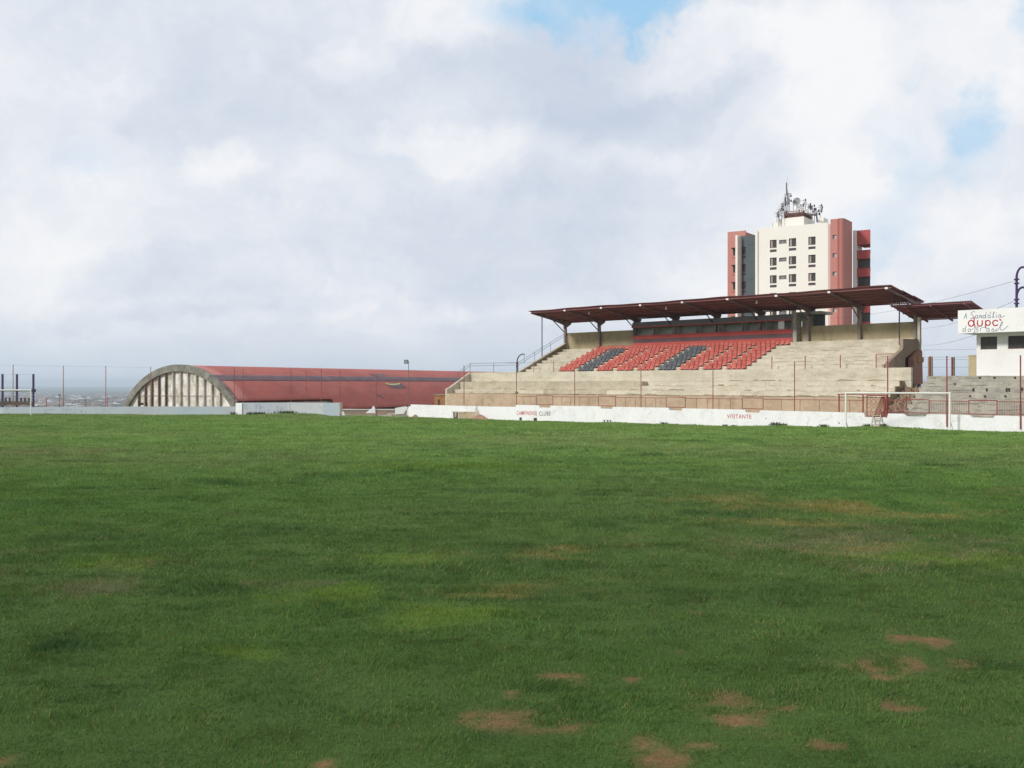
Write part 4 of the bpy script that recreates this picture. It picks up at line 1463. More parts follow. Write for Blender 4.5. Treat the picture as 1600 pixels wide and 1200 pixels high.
s3_ = [arcp(1517.4, 505.2, 4.3, 4.6, 30, 390, 14), [(1522.2, 495.8), (1521.8, 504), (1523.2, 510)],
       [(1527.5, 500.8), (1527.2, 506)] + arcp(1531, 505.4, 3.8, 4.2, 180, 0, 8) + [(1534.8, 500.8)],
       [(1540.2, 501), (1539.8, 512.5)], arcp(1543.6, 504.6, 3.7, 3.9, -200, 160, 12),
       arcp(1555.6, 504.6, 4.4, 4.2, 40, 320, 12), [(1562, 498.8), (1564.4, 500.6)]]
# the painted rows rise to the right along with the fascia


def sgn(pt):
    x_, y_ = pt
    s_ = sx(x_, FW)
    return S(s_, FW - .006, sz(y_, s_, FW))


for lst, r_, m_ in ((sk, .022, M_inkblue), (s2_, .022, M_inkblue), (s3_, .044, M_inkred)):
    mb = MB()
    for st_ in lst:
        pp = [sgn(p) for p in st_]
        for a, b in zip(pp[:-1], pp[1:]):
            d = (b - a)
            if d.length < 1e-5: continue
            d.normalize()
            q_ = Vector((0, 0, 1)).cross(N).normalized()
            perp = d.cross(N).normalized() * r_
            mb.prism([a - d * r_ * .6 - perp, b + d * r_ * .6 - perp, b + d * r_ * .6 + perp, a - d * r_ * .6 + perp], N * .005)
    # mirrored writing order does not matter: strokes are flat paint films
    mb.build('painted_writing', m_, fas)

# concrete slabs and posts behind the old terrace
for i, (pa, pb_, pt, m_, lab) in enumerate(((1450.6, 1456.8, 558, M_concB, 'short brown concrete post beside the brick end of the stand'),
                                            (1488.5, 1491.3, 558.5, M_concB, 'short brown concrete post between the goal post and the white building'))):
    s0, s1 = sx(pa, 8.2), sx(pb_, 8.2)
    o = MB().box(S, s0, s1, 8.1, 8.3, .1, sz(pt, s0, 8.2)).hexa([S(s0 + .02, 8.12, sz(pt, s0, 8.2)), S(s1 - .02, 8.12, sz(pt, s0, 8.2)), S(s1 - .02, 8.28, sz(pt, s0, 8.2)), S(s0 + .02, 8.28, sz(pt, s0, 8.2)),
        S(s0 + .08, 8.18, sz(pt, s0, 8.2) + .08), S(s1 - .08, 8.18, sz(pt, s0, 8.2) + .08), S(s1 - .08, 8.22, sz(pt, s0, 8.2) + .08), S(s0 + .08, 8.22, sz(pt, s0, 8.2) + .08)]).build('concrete_post', m_, loc=S(s0, 8.2, .1))
    tag(o, lab, 'post', 'concrete posts behind the old terrace')
s0, s1 = sx(1514, 7.9), BS0 - .02
sl = MB(); sl.box(S, s0, s1, 7.8, 8.0, .1, sz(556.5, s0, 7.9)); sl.box(S, s0 - .03, s1, 7.77, 8.03, sz(556.5, s0, 7.9), sz(556, s0, 7.9) + .05)
tag(sl.build('concrete_slab_wall', M_concD, loc=S(s0, 7.9, .1)), 'narrow tan concrete wall against the left side of the white building', 'wall')
for px, pt, lab in ((1452.3, 558, 'slim red pole against the short brown post beside the brick stand end'), (1487.2, 559, 'slim pale red pole against the second short brown post')):
    s_ = sx(px, 8.0)
    o = MB().tube(S(s_, 8.0, .1), S(s_, 8.0, sz(pt, s_, 8.0)), .05, seg=6).tube(S(s_, 8.0, sz(pt, s_, 8.0)), S(s_, 8.0, sz(pt, s_, 8.0) + .04), .06, seg=6).build('slim_pole', M_redrail, loc=S(s_, 8.0, .1))
    tag(o, lab, 'pole', 'slim poles behind the old terrace')
fw = MB()
for z_, w_ in ((2.15, 8.2), (1.95, 8.2), (1.35, 8.2), (2.75, 8.6)):
    fw.tube(S(sx(1442, w_), w_, z_), S(BS0, w_, z_ - .05), .012, seg=4)
tag(fw.build('wire_fence', M_steelg, loc=S(40, 8.2, 1)), 'thin horizontal fence wires between the stand end and white building', 'wires')


# ------------------------------------------------------------------ cables
def cable(pts, label):
    mb = MB(); mb.path(pts, .014, seg=4)
    o = mb.build('cable', M_iron, loc=pts[0]); tag(o, label, 'cable', 'overhead cables')


def sagline(a, b, sg, n=14):
    return [a.lerp(b, i / n) - Vector((0, 0, sg * 4 * (i / n) * (1 - i / n))) for i in range(n + 1)]


sm_ = sx(1588.5, 8.5)
cable(sagline(S(sm_, 8.5, sz(438, sm_, 8.5)), T(9.5, -12, tz(497, 9.5, -12)), .6), 'upper overhead cable running from the gooseneck mast behind the stand roof')
cable(sagline(S(sm_, 8.5, sz(469, sm_, 8.5)), W(X(1440, 150), 150, Z(513, 150)), .5), 'middle overhead cable passing just over the white building')
cable(sagline(S(BS0, 8, sz(521, BS0, 8)), W(X(1440, 140), 140, Z(539.5, 140)), .3), 'lowest overhead cable reaching the white building under its fascia')


# ------------------------------------------------------------------ apartment tower
tw = empty('apartment_tower', T(0, 8, -30), 'cream, salmon and grey apartment tower rising behind the grandstand roof', 'building')
FH = 2.98
NF = 6                                                  # storeys that can show above the stand
zr = 26.35
BZ = -22.0
aL, aR = tx(1184.5), tx(1294)


def wall_with_holes(a0, a1, b, th, z0, z1, holes, m_, name, parent):
    """front wall slab in the plane b, with rectangular openings"""
    xs = sorted({a0, a1} | {h[0] for h in holes} | {h[1] for h in holes})
    mb = MB()
    for xa_, xb_ in zip(xs[:-1], xs[1:]):
        hs = sorted([(h[2], h[3]) for h in holes if h[0] <= xa_ + 1e-6 and h[1] >= xb_ - 1e-6])
        z = z0
        for lo, hi in hs:
            mb.box(T, xa_, xb_, b, b + th, z, lo); z = hi
        mb.box(T, xa_, xb_, b, b + th, z, z1)
    return mb.build(name, m_, parent)


wcols = [(tx(1203), tx(1213.5)), (tx(1232.5), tx(1244)), (tx(1263), tx(1274.3))]
scol = (tx(1217.2), tx(1229))
rcol = (6.50, 7.15)
holes, hol2 = [], []
for k_ in range(NF):
    zt = 24.25 - FH * k_
    for a, b in wcols:
        holes += [(a, b, zt - 1.36, zt), (a, b, zt - 2.05, zt - 1.62)]
    holes += [(scol[0], scol[1], zt - .78, zt - .12)]
    hol2 += [(rcol[0], rcol[1], zt - .70, zt - .05)]
wall_with_holes(aL, aR, 0, .3, BZ, zr, holes, M_tcream, 'cream_front_wall', tw)
MB().box(T, aL, aR, .55, 14, BZ, zr - .6).build('building_core', M_tcream, tw)
for k_ in range(NF):
    zt = 24.25 - FH * k_
    for ci, (a, b) in enumerate(wcols):
        g_ = MB(); g_.box(T, a + .05, b - .05, .24, .27, zt - 1.31, zt - .05); wn_ = g_.build('window', M_glass, tw)
        f_ = MB(); f_.box(T, a, a + .05, .14, .29, zt - 1.36, zt); f_.box(T, b - .05, b, .14, .29, zt - 1.36, zt); f_.box(T, a + .05, b - .05, .14, .29, zt - .05, zt); f_.box(T, a + .05, b - .05, .14, .29, zt - 1.36, zt - 1.31)
        f_.box(T, (a + b) / 2 - .03, (a + b) / 2 + .03, .2, .239, zt - 1.31, zt - .05)
        f_.build('frame', M_frame, wn_)
        c_ = MB(); c_.box(T, a + .12, a + (b - a) * .34, .205, .235, zt - 1.29, zt - .1); c_.build('curtain', M_curtain, wn_)
        MB().box(T, a + .001, b - .001, .1, .3, zt - 2.05, zt - 1.62).build('sill_box', M_acbox, tw)
    g_ = MB(); g_.box(T, scol[0], scol[1], .18, .26, zt - .78, zt - .12); wn_ = g_.build('small_window', M_steelg, tw)
    f_ = MB(); f_.box(T, scol[0], scol[1], .14, .179, zt - .47, zt - .43); f_.box(T, (scol[0] + scol[1]) / 2 - .03, (scol[0] + scol[1]) / 2 + .03, .13, .139, zt - .78, zt - .12); f_.build('glazing_bar', M_curtain, wn_)
# slim edge fins
MB().box(T, tx(1180.8), aL - .002, -.25, 1.5, BZ, 25.95).build('edge_fin', M_tcream, tw)
MB().box(T, aR + .002, tx(1297.8), -.12, 1.5, BZ, 26.0).build('edge_fin', M_tpink, tw)
# recessed grey bay
ga0, ga1 = tx(1157, 1.3), tx(1182, 1.3)
gh = []
gw = (tx(1158, 1.3), tx(1165.5, 1.3))
for k_ in range(NF):
    zt = 23.65 - FH * k_
    gh += [(gw[0], gw[1], zt - 1.3, zt), (gw[0], gw[1], zt - 1.95, zt - 1.55)]
wall_with_holes(ga0 - .4, ga1 + .3, 1.3, .3, BZ, 25.55, gh, M_tgrey, 'grey_bay_wall', tw)
for k_ in range(NF):
    zt = 23.65 - FH * k_
    MB().box(T, gw[0], gw[1], 1.5, 1.58, zt - 1.3, zt).build('window', M_glass, tw)
    MB().box(T, gw[0], gw[1], 1.45, 1.6, zt - 1.95, zt - 1.55).build('sill_box', M_acbox, tw)
    MB().box(T, ga0 + 1.2, ga1, 1.285, 1.299, zt + .28, zt + .32).build('joint_line', M_dark, tw)
# cream fin between grey bay and the red left wing
f0, f1 = tx(1149), tx(1152.3)
MB().box(T, f0, f1, 0, 1.7, BZ, 25.6).build('edge_fin', M_tcream, tw)
MB().box(T, f1 + .003, f1 + .28, .5, 1.29, BZ, 25.3).build('fin_return', M_tpink, tw)
ra0, ra1 = tx(1136.8, 1.8), tx(1165, 1.8)
rh = []
rw = (tx(1145.5, 1.8), tx(1149.8, 1.8))
for k_ in range(NF):
    rh.append((rw[0], rw[1], 22.35 - FH * k_, 23.6 - FH * k_))
wall_with_holes(ra0, ra1, 1.8, .3, BZ, 26.55, rh, M_tred, 'salmon_wing_wall', tw)
MB().box(T, ra0, ra1, 2.101, 12, BZ, 26.3).build('wing_block', M_tred, tw)
for k_ in range(NF):
    zt = 23.6 - FH * k_
    MB().box(T, rw[0], rw[1], 1.98, 2.06, zt - 1.25, zt).build('window', M_glass, tw)
    aw = MB(); aw.hexa([T(rw[0] - .2, 1.2, zt - .05), T(rw[1], 1.2, zt - .05), T(rw[1], 1.79, zt - .05), T(rw[0] - .2, 1.79, zt - .05), T(rw[0] - .2, 1.2, zt), T(rw[1], 1.2, zt), T(rw[1], 1.79, zt + .15), T(rw[0] - .2, 1.79, zt + .15)])
    aw.build('awning', M_acbox, tw)
    MB().box(T, rw[0] - .2, rw[1], 1.74, 1.79, zt - 1.65, zt - 1.55).build('sill', M_tredd, tw)
# salmon stair column with rounded nose
ca0, ca1 = tx(1298), 8.25
zc_ = 26.85
wall_with_holes(ca0, ca1 - .8, -.15, .3, BZ, zc_ - .05, hol2, M_tred, 'salmon_column_wall', tw)
for k_ in range(NF):
    zt = 24.2 - FH * k_
    g_ = MB(); g_.box(T, rcol[0], rcol[1], .05, .1, zt - .70, zt - .05); wn_ = g_.build('small_window', M_dishw if False else M_steelg, tw)
    MB().box(T, rcol[0] + .28, rcol[1] - .02, .0, .049, zt - .66, zt - .08).build('open_pane', M_dish, wn_)
nb = MB()
pts = []
for i in range(9):
    t = i / 8 * math.pi / 2
    pts.append((ca1 - .8 + .8 * math.sin(t), -.15 + .8 * (1 - math.cos(t))))
poly = [(ca1 - .8, -.15)] + pts[1:] + [(ca1, 4.9), (ca0, 4.9), (ca0, .16), (ca1 - .8, .16)]
nb.prism([T(a, b, BZ) for a, b in poly], Vector((0, 0, zc_ - BZ)))
nb.build('stair_column', M_tred, tw)
MB().box(T, ca1 - .95, ca1 - .70, -.19, -.151, BZ, zc_ - .1).build('column_band', M_tredd, tw)
# cream strip and the balcony wing beyond
MB().box(T, ca1 + .003, tx(1338.4, 5.6), 5.4, 9.0, BZ, 25.5).build('cream_side_strip', M_tcream, tw)
b0, b1 = tx(1338.6, 5.8), tx(1360, 5.8)


def trap(mb, a0, a1, b0_, b1_, z0, z1):
    k = .25 * (b1_ - b0_)
    return mb.hexa([T(a, b, z) for z in (z0, z1) for a, b in ((a0, b0_), (a1, b0_), (a1 - k, b1_), (a0, b1_))])


trap(MB(), b0, b1, 5.8, 10.5, 23.15, 25.5).build('top_canopy_box', M_tredd, tw)
for k_ in range(NF):
    zb_ = 20.75 - FH * k_
    bal = MB(); trap(bal, b0, b1, 5.75, 10.4, zb_, zb_ + 1.36); trap(bal, b0 - .02, b1 + .05, 5.7, 10.45, zb_ + 1.361, zb_ + 1.43)
    bal.build('balcony', M_tredd, tw)
    if k_:
        trap(MB(), b0, b1 - .15, 6.3, 10.2, zb_ + 1.431, zb_ + FH - .001).build('glazed_loggia', M_glass, tw)
# roof storey
ph0, ph1 = tx(1209, 4.0), tx(1256, 4.0)
zp = tz(338, ph1, 4.0)
p_ = MB(); p_.prism([T(ph0, 4, zr - .6), T(ph0, 4, tz(349, ph0, 4)), T(ph0 + .5, 4, tz(344.5, ph0, 4)), T(tx(1222, 4), 4, tz(340, -1.5, 4)), T(ph1, 4, zp), T(ph1, 4, zr - .6)], TN * 5.6)
p_.build('penthouse', M_tcream, tw)
q0, q1 = tx(1278, 6.5), tx(1287, 6.5)
MB().box(T, q0, q1, 6.5, 9, zr - .6, tz(340.5, q0, 6.5)).build('lift_head', M_tcream, tw)
MB().box(T, tx(1205.6, .5), tx(1207, .5), .4, .7, zr - .6, tz(348.5, tx(1206, .5), .5)).build('vent_stub', M_tcream, tw)

pz0 = zp + .02
pa0, pa1 = tx(1226, 4.3), tx(1255.5, 4.3)
pl = MB()
pl.box(T, pa0, pa1, 4.3, 9.2, pz0, pz0 + .14)
for z_ in (pz0 + .45, pz0 + .8, pz0 + 1.05):
    for a, b in (((pa0, 4.3), (pa1, 4.3)), ((pa1, 4.3), (pa1, 9.2)), ((pa0, 9.2), (pa1, 9.2)), ((pa0, 4.3), (pa0, 9.2))):
        pl.tube(T(a[0], a[1], z_), T(b[0], b[1], z_), .05, seg=5)
for i in range(10):
    t = i / 9
    pl.tube(T(pa0 + (pa1 - pa0) * t, 4.3, pz0), T(pa0 + (pa1 - pa0) * t, 4.3, pz0 + 1.1 + .15 * (i % 2)), .05, seg=5)
    pl.tube(T(pa1, 4.3 + 4.9 * t, pz0), T(pa1, 4.3 + 4.9 * t, pz0 + 1.1), .05, seg=5)
pl.box(T, pa0 + .05, pa1 - .05, 4.40, 4.44, pz0 + .15, pz0 + .75)
pl.box(T, pa1 - .12, pa1 - .08, 4.5, 9.1, pz0 + .15, pz0 + .75)
tag(pl.build('antenna_platform', M_rust, loc=T(pa0, 4.3, pz0)), 'rusty red railed platform on top of the tower penthouse', 'platform')


def lattice(a, b, z0, z1, wd, m_):
    mb = MB()
    cs = [(a - wd, b - wd), (a + wd, b - wd), (a + wd, b + wd), (a - wd, b + wd)]
    for c in cs: mb.tube(T(c[0], c[1], z0), T(c[0], c[1], z1), .035, seg=4)
    n = int((z1 - z0) / .5)
    for i in range(n):
        za, zb_ = z0 + (z1 - z0) * i / n, z0 + (z1 - z0) * (i + 1) / n
        for j in range(4):
            c, d = cs[j], cs[(j + 1) % 4]
            mb.tube(T(c[0], c[1], za), T(d[0], d[1], zb_), .022, seg=4)
    return mb


# main mast
ma, mb_b = tx(1229, 5), 5.0
mroot = empty('antenna_mast', T(ma, mb_b, pz0), 'tall grey lattice antenna mast, highest thing on the tower roof', 'antenna')
lattice(ma, mb_b, pz0, tz(303, ma, 5), .22, M_steelg).build('lattice_shaft', M_steelg, mroot)
MB().tube(T(ma, mb_b, tz(304, ma, 5)), T(ma, mb_b, tz(285.5, ma, 5)), .13, .11).build('upper_tube', M_steelg, mroot)
MB().tube(T(ma + .1, mb_b, tz(286, ma, 5)), T(ma + .12, mb_b, tz(276, ma, 5)), .015, seg=4).build('whip', M_steelg, mroot)
for k_, (dx, py, hh) in enumerate(((-.7, 318, .9), (.35, 307, .9), (-.4, 312, .8), (.45, 316, 1.0), (-1.3, 323, .8), (.2, 300, .6))):
    pn = MB(); z_ = tz(py, ma, 5)
    pn.box(T, ma + dx - .12, ma + dx + .12, 4.5, 4.66, z_ - hh / 2, z_ + hh / 2); pn.tube(T(ma, 5, z_), T(ma + dx, 4.6, z_), .03, seg=4)
    pn.build('panel_antenna', M_steelg if k_ % 2 else M_dishw, mroot)
MB().tube(T(ma + .35, 4.9, tz(313, ma, 5)), T(ma + .35, 4.9, tz(301, ma, 5)), .03, seg=4).build('side_pole', M_steelg, mroot)
MB().tube(T(ma + .35, 4.9, tz(303.3, ma, 5)), T(ma + .85, 4.9, tz(303.7, ma, 5)), .06, seg=6).build('yagi', M_iron, mroot)


def dish(px, py, b, r_, az, m_, label, zfoot, name='satellite_dish', arm=True):
    """paraboloid with mount, facing azimuth az (0 = towards the pitch)"""
    a = tx(px, b); z_ = tz(py, a, b)
    c = T(a, b, z_)
    root = empty(name, T(a, b, zfoot), label, 'dish', 'dishes and aerials on the tower roof')
    f = (-TN * math.cos(R(az)) + TU * math.sin(R(az)) + Vector((0, 0, .12))).normalized()
    u = f.cross(Vector((0, 0, 1))).normalized(); v = u.cross(f)
    mb = MB(); rings = [[c - f * r_ * .28]]
    for i in range(1, 5):
        rr_ = r_ * i / 4; dep = -.28 * r_ * (1 - (i / 4) ** 2)
        rings.append([c + f * dep + u * rr_ * math.cos(2 * math.pi * j / 20) + v * rr_ * math.sin(2 * math.pi * j / 20) for j in range(20)])
    for j in range(20):
        mb.face([rings[0][0], rings[1][j], rings[1][(j + 1) % 20]])
    for i in range(1, 4):
        for j in range(20):
            mb.face([rings[i][j], rings[i + 1][j], rings[i + 1][(j + 1) % 20], rings[i][(j + 1) % 20]])
    o = mb.build('reflector', m_, root)
    sm2 = o.modifiers.new('thickness', 'SOLIDIFY'); sm2.thickness = .05
    ft = MB(); ft.tube(c + f * r_ * .45, c + f * r_ * .60, r_ * .10, seg=8)
    for j in range(3):
        t = 2 * math.pi * j / 3
        ft.tube(c + (u * math.cos(t) + v * math.sin(t)) * r_ * .95, c + f * r_ * .5, .02, seg=4)
    ft.build('feed_horn', M_iron, root)
    MB().tube(T(a, b, zfoot) + TN * .25, c - f * r_ * .25, .05, seg=5).build('stand_pipe', M_steelg, root)
    return root


dish(1244.5, 315, 4.8, .72, -8, M_dish, 'large grey round dish in the centre of the tower roof platform', pz0 + .9)
dish(1216, 332.5, 3.5, .42, -40, M_dishw, 'white dish lowest at the left of the antenna mast', zr - .3)
dish(1221, 333, 3.2, .36, 30, M_dishw, 'small white dish right beside the lowest left dish', zr - .3)
dish(1222.5, 319.5, 4.5, .34, 40, M_dishw, 'white dish bracketed halfway up left of the mast', pz0)
dish(1258, 318, 5.2, .36, 10, M_dishw, 'white dish right of the large grey one, raised on a pipe', pz0 + .9)
dish(1266.8, 324, 6.5, .42, 60, M_dish, 'grey dish seen nearly edge on at the platform right corner', pz0 + .9)
dish(1260.5, 329.5, 4.2, .34, -20, M_dishw, 'white dish hung low on the platform railing', pz0 + .6)
dish(1248.5, 323.5, 4.5, .34, -5, M_dishw, 'white dish directly under the large grey one', pz0 + .8)


def aerial(px, py0, py1, b, kind, label):
    a = tx(px, b); z0, z1 = tz(py0, a, b), tz(py1, a, b)
    root = empty('aerial', T(a, b, z0), label, 'antenna', 'dishes and aerials on the tower roof')
    MB().tube(T(a, b, z0), T(a, b, z1), .045, seg=5).build('pole', M_steelg, root)
    el = MB()
    rr_ = random.Random(int(px))
    for i in range(kind):
        z_ = z1 - (z1 - z0) * (.05 + .6 * i / kind)
        l_ = rr_.uniform(.25, .55)
        el.tube(T(a - l_, b, z_), T(a + l_, b, z_ + .05), .028, seg=4)
        el.box(T, a + l_ * .5, a + l_ * .5 + .18, b - .1, b + .1, z_ - .2, z_ + .2)
    el.build('elements', M_iron, root)


aerial(1217.5, 347, 326, 3.6, 4, 'dark cluster aerial left of the penthouse on the roof edge')
aerial(1221, 346, 322, 4.2, 3, 'second dark aerial pole close to the penthouse left edge')
aerial(1239.5, 331, 314, 4.6, 1, 'short aerial pole directly left of the large dish')
aerial(1252, 331, 320, 4.6, 2, 'short aerial pole right of the large dish')
aerial(1256, 331, 312, 5.6, 2, 'taller aerial behind the right half of the platform')
aerial(1263, 331, 319, 5.0, 3, 'aerial with dark elements at the platform right end')
aerial(1272.5, 345, 326, 6.5, 3, 'aerial pole over the stepped roof right of the platform')
aerial(1225, 340, 309, 4.6, 5, 'dense dark aerial hugging the left side of the tall mast')
aerial(1233.5, 331, 305, 5.2, 2, 'slim aerial hugging the right side of the tall mast')
aerial(1214, 347, 331, 3.4, 3, 'outermost left aerial of the tower roof')
aerial(1269.5, 338, 321, 5.6, 2, 'aerial at the outer right corner of the platform')
aerial(1248, 331, 321, 6.0, 2, 'stubby aerial behind the large dish')
aerial(1277, 345, 329, 6.8, 2, 'small aerial between platform and lift head')
dish(1228, 325, 4.3, .34, 20, M_dishw, 'white dish at the foot of the tall mast', pz0)
dish(1254, 326, 4.3, .36, 0, M_dishw, 'white dish over the middle of the platform railing', pz0 + .6)
dish(1272, 331, 5.8, .34, -10, M_dishw, 'white dish outside the right corner of the platform', zr - .3)
aerial(1281.5, 341, 320, 7.0, 4, 'thin aerial standing on the lift head block, rightmost')
jp = MB(); a_ = tx(1276, 5); jp.path([T(tx(1269, 5), 5, tz(334, 3, 5)), T(a_, 5, tz(336, 3, 5)), T(a_ + .1, 5, tz(347, 3, 5))], .13, seg=8)
jp.box(T, a_ - .7, a_ + .15, 4.8, 5.4, zr - .6, zr - .1)
tag(jp.build('bent_pipe', M_iron, loc=T(a_, 5, zr)), 'black bent pipe on the tower roof between platform and lift head', 'pipe')

# ------------------------------------------------------------------ barrel-roofed hall
HE1 = Vector((.877, -.481, 0)); HE2 = Vector((.481, .877, 0)); HC = Vector((-60.6, 180, E)); HR = 17.7; HT = 3.42


def H(th, l, r=HR):
    return HC + HE1 * (r * math.sin(th)) + HE2 * l + Vector((0, 0, HT - HR + r * math.cos(th)))


hall = empty('sports_hall', HC + Vector((0, 0, -9)), 'hall with a long red barrel roof and stained white arched gable', 'building')
HL = 118.0
thL = -math.acos((HR - 8.2) / HR)
th1 = math.acos((HR - 6.55) / HR)            # short eave by the gable
th2 = math.acos((HR - 8.35) / HR)


def vault(l0, l1, ta, tb, nth_, nl, r, m_, name, parent=hall, cut=None):
    verts, faces, uvs = [], [], []
    for i in range(nl + 1):
        l = l0 + (l1 - l0) * i / nl
        for j in range(nth_ + 1):
            t = ta + (tb - ta) * j / nth_
            verts.append(tuple(H(t, l, r) - wloc(parent))); uvs.append((l, t * HR))
    for i in range(nl):
        for j in range(nth_):
            if cut and l0 + (l1 - l0) * (i + .5) / nl < cut[0] and ta + (tb - ta) * (j + .3) / nth_ > cut[1]: continue
            a = i * (nth_ + 1) + j
            faces.append((a, a + 1, a + nth_ + 2, a + nth_ + 1))
    me = bpy.data.meshes.new(name); me.from_pydata(verts, [], faces)
    uvl = me.uv_layers.new(name='UVMap')
    for p in me.polygons:
        p.use_smooth = True
        for li in p.loop_indices:
            uvl.data[li].uv = uvs[me.loops[li].vertex_index]
    me.materials.append(m_)
    o = bpy.data.objects.new(name, me); C.objects.link(o); o.parent = parent
    md = o.modifiers.new('thickness', 'SOLIDIFY'); md.thickness = .08; md.offset = -1
    return o


vault(0.6, HL, thL, th2, 44, 36, HR, M_hallroof, 'barrel_roof', cut=(28.0, th1))
ta, tb = math.acos(1 - (HT - 1.62) / HR), math.acos(1 - (HT - .60) / HR)
vault(.9, HL - .5, ta, tb, 5, 30, HR + .03, M_stripe, 'painted_dark_band')


def hall_hit(px, py, r=HR + .06):
    """where the sight line of a photo point meets the vault"""
    d = Vector(((px - 800) / F, 1, (600 - py) / F))
    best = None
    lo, hi = 150.0, 330.0
    n = 900
    prev = None
    for i in range(n + 1):
        t = lo + (hi - lo) * i / n
        p = d * t + Vector((0, 0, E)) - HC
        a = p.dot(HE1); z = p.z - (HT - HR)
        f = math.hypot(a, z) - r
        if prev is not None and prev > 0 >= f:
            return math.atan2(a, z), p.dot(HE2)
        prev = f
    return None


def emblem(px_pts, m_, r, name):
    pts = [hall_hit(a, b) for a, b in px_pts]
    bm = bmesh.new()
    vs = [bm.verts.new((p[0] * HR, p[1], 0)) for p in pts]
    f = bm.faces.new(vs)
    bmesh.ops.triangulate(bm, faces=[f])
    bmesh.ops.subdivide_edges(bm, edges=bm.edges[:], cuts=2, use_grid_fill=True)
    off = wloc(hall)
    for v in bm.verts:
        v.co = H(v.co.x / HR, v.co.y, r) - off
    me = bpy.data.meshes.new(name); bm.to_mesh(me); bm.free()
    me.materials.append(m_)
    o = bpy.data.objects.new(name, me); C.objects.link(o); o.parent = hall
    return o


emblem([(576, 584.4), (600, 585), (608, 589), (615, 593.5), (600, 594), (596, 591.5), (588, 591), (583, 587.6)], M_stripe, HR + .07, 'painted_emblem')
emblem([(598, 597.5), (604, 599), (625, 598.5), (634, 606), (622, 606.2), (611, 605.8), (605, 602)], M_stripe, HR + .07, 'painted_emblem')
emblem([(600, 598.2), (607, 599.6), (613, 600.2), (619, 599.6), (625.5, 598.6), (623.5, 600.8), (617, 602.0), (609, 601.5), (603, 600.2)], M_yel, HR + .10, 'painted_emblem')
emblem([(588, 615.5), (599, 621), (599.5, 622.5), (588, 617.2)], M_stripe, HR + .07, 'dark_patch')

# gable: concrete arch rim, panels, ribs
rim = MB(); n = 60
tA, tB = thL - .02, math.acos((HR - 8.0) / HR)
for i in range(n):
    t0, t1 = tA + (tB - tA) * i / n, tA + (tB - tA) * (i + 1) / n
    rim.hexa([H(t0, -.1, HR - 1.12), H(t1, -.1, HR - 1.12), H(t1, .7, HR - 1.12), H(t0, .7, HR - 1.12), H(t0, -.1, HR + .12), H(t1, -.1, HR + .12), H(t1, .7, HR + .12), H(t0, .7, HR + .12)])
rim.build('arch_rim', M_hallrim, hall)
gp_ = MB()
pts = [HC + HE1 * -15.4 + HE2 * .5 + Vector((0, 0, -9))] + [H(tA + (tB - tA) * i / 40, .5, HR - 1.0) for i in range(41)] + [HC + HE1 * 15.4 + HE2 * .5 + Vector((0, 0, -9))]
gp_.prism(pts, HE2 * .2); gp_.build('gable_panel', M_hallw, hall)
for i, px in enumerate((215, 225.5, 235.5, 246.5, 257.5, 269, 280.5, 292, 305, 317.5, 329.5, 342)):
    t = (px - 800) / F
    a = (t * 180 + 60.6) / (.877 + .481 * t)
    if abs(a) > 14.6: continue
    rr_ = HR - 1.05
    zt_ = HT - HR + math.sqrt(max(.1, rr_ ** 2 - a ** 2))
    dark = i < 5
    q0_ = HC + HE1 * a
    o = MB().hexa([q0_ + HE1 * dx + HE2 * dy + Vector((0, 0, z_)) for z_ in (-9, zt_) for dx, dy in ((-.13, .12), (.13, .12), (.13, .48), (-.13, .48))]).build('rib', M_rib if dark else M_ribpale, hall)
bb = MB(); a0_, a1_ = -12.8, 13.2
bb.hexa([HC + HE1 * a + HE2 * b + Vector((0, 0, z_)) for z_ in (-2.25, -2.05) for a, b in ((a0_, .40), (a1_, .40), (a1_, .49), (a0_, .49))]); bb.build('cross_beam', M_ribpale, hall)
# dark slots low at the left of the gable
ds_ = MB()
for a in (-10.3, -9.2):
    ds_.hexa([HC + HE1 * x_ + HE2 * b + Vector((0, 0, z_)) for z_ in (-3.9, -3.5) for x_, b in ((a, .42), (a + .75, .42), (a + .75, .49), (a, .49))])
ds_.build('vent_slot', M_dark, hall)
# side wall below the roof
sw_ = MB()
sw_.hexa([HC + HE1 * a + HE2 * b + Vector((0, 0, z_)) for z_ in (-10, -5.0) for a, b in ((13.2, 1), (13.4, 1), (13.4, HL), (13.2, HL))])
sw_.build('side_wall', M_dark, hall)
MB().hexa([HC + HE1 * a + HE2 * b + Vector((0, 0, z_)) for z_ in (-10, -3.4) for a, b in ((12.6, .8), (12.9, .8), (12.9, 27.5), (12.6, 27.5))]).build('side_wall', M_rubble, hall)
hb = MB()
hb.hexa([HC + HE1 * a + HE2 * b + Vector((0, 0, z_)) for z_ in (-10, -3.0) for a, b in ((-15, HL - .3), (15, HL - .3), (15, HL), (-15, HL))])
hb.prism([HC + HE1 * -14.5 + HE2 * (HL - .3) + Vector((0, 0, -3))] + [H(tA + (tB - tA) * i / 40, HL - .3, HR - .1) for i in range(41)] + [HC + HE1 * 14.5 + HE2 * (HL - .3) + Vector((0, 0, -3))], HE2 * .25)
hb.build('rear_gable', M_hallw, hall)

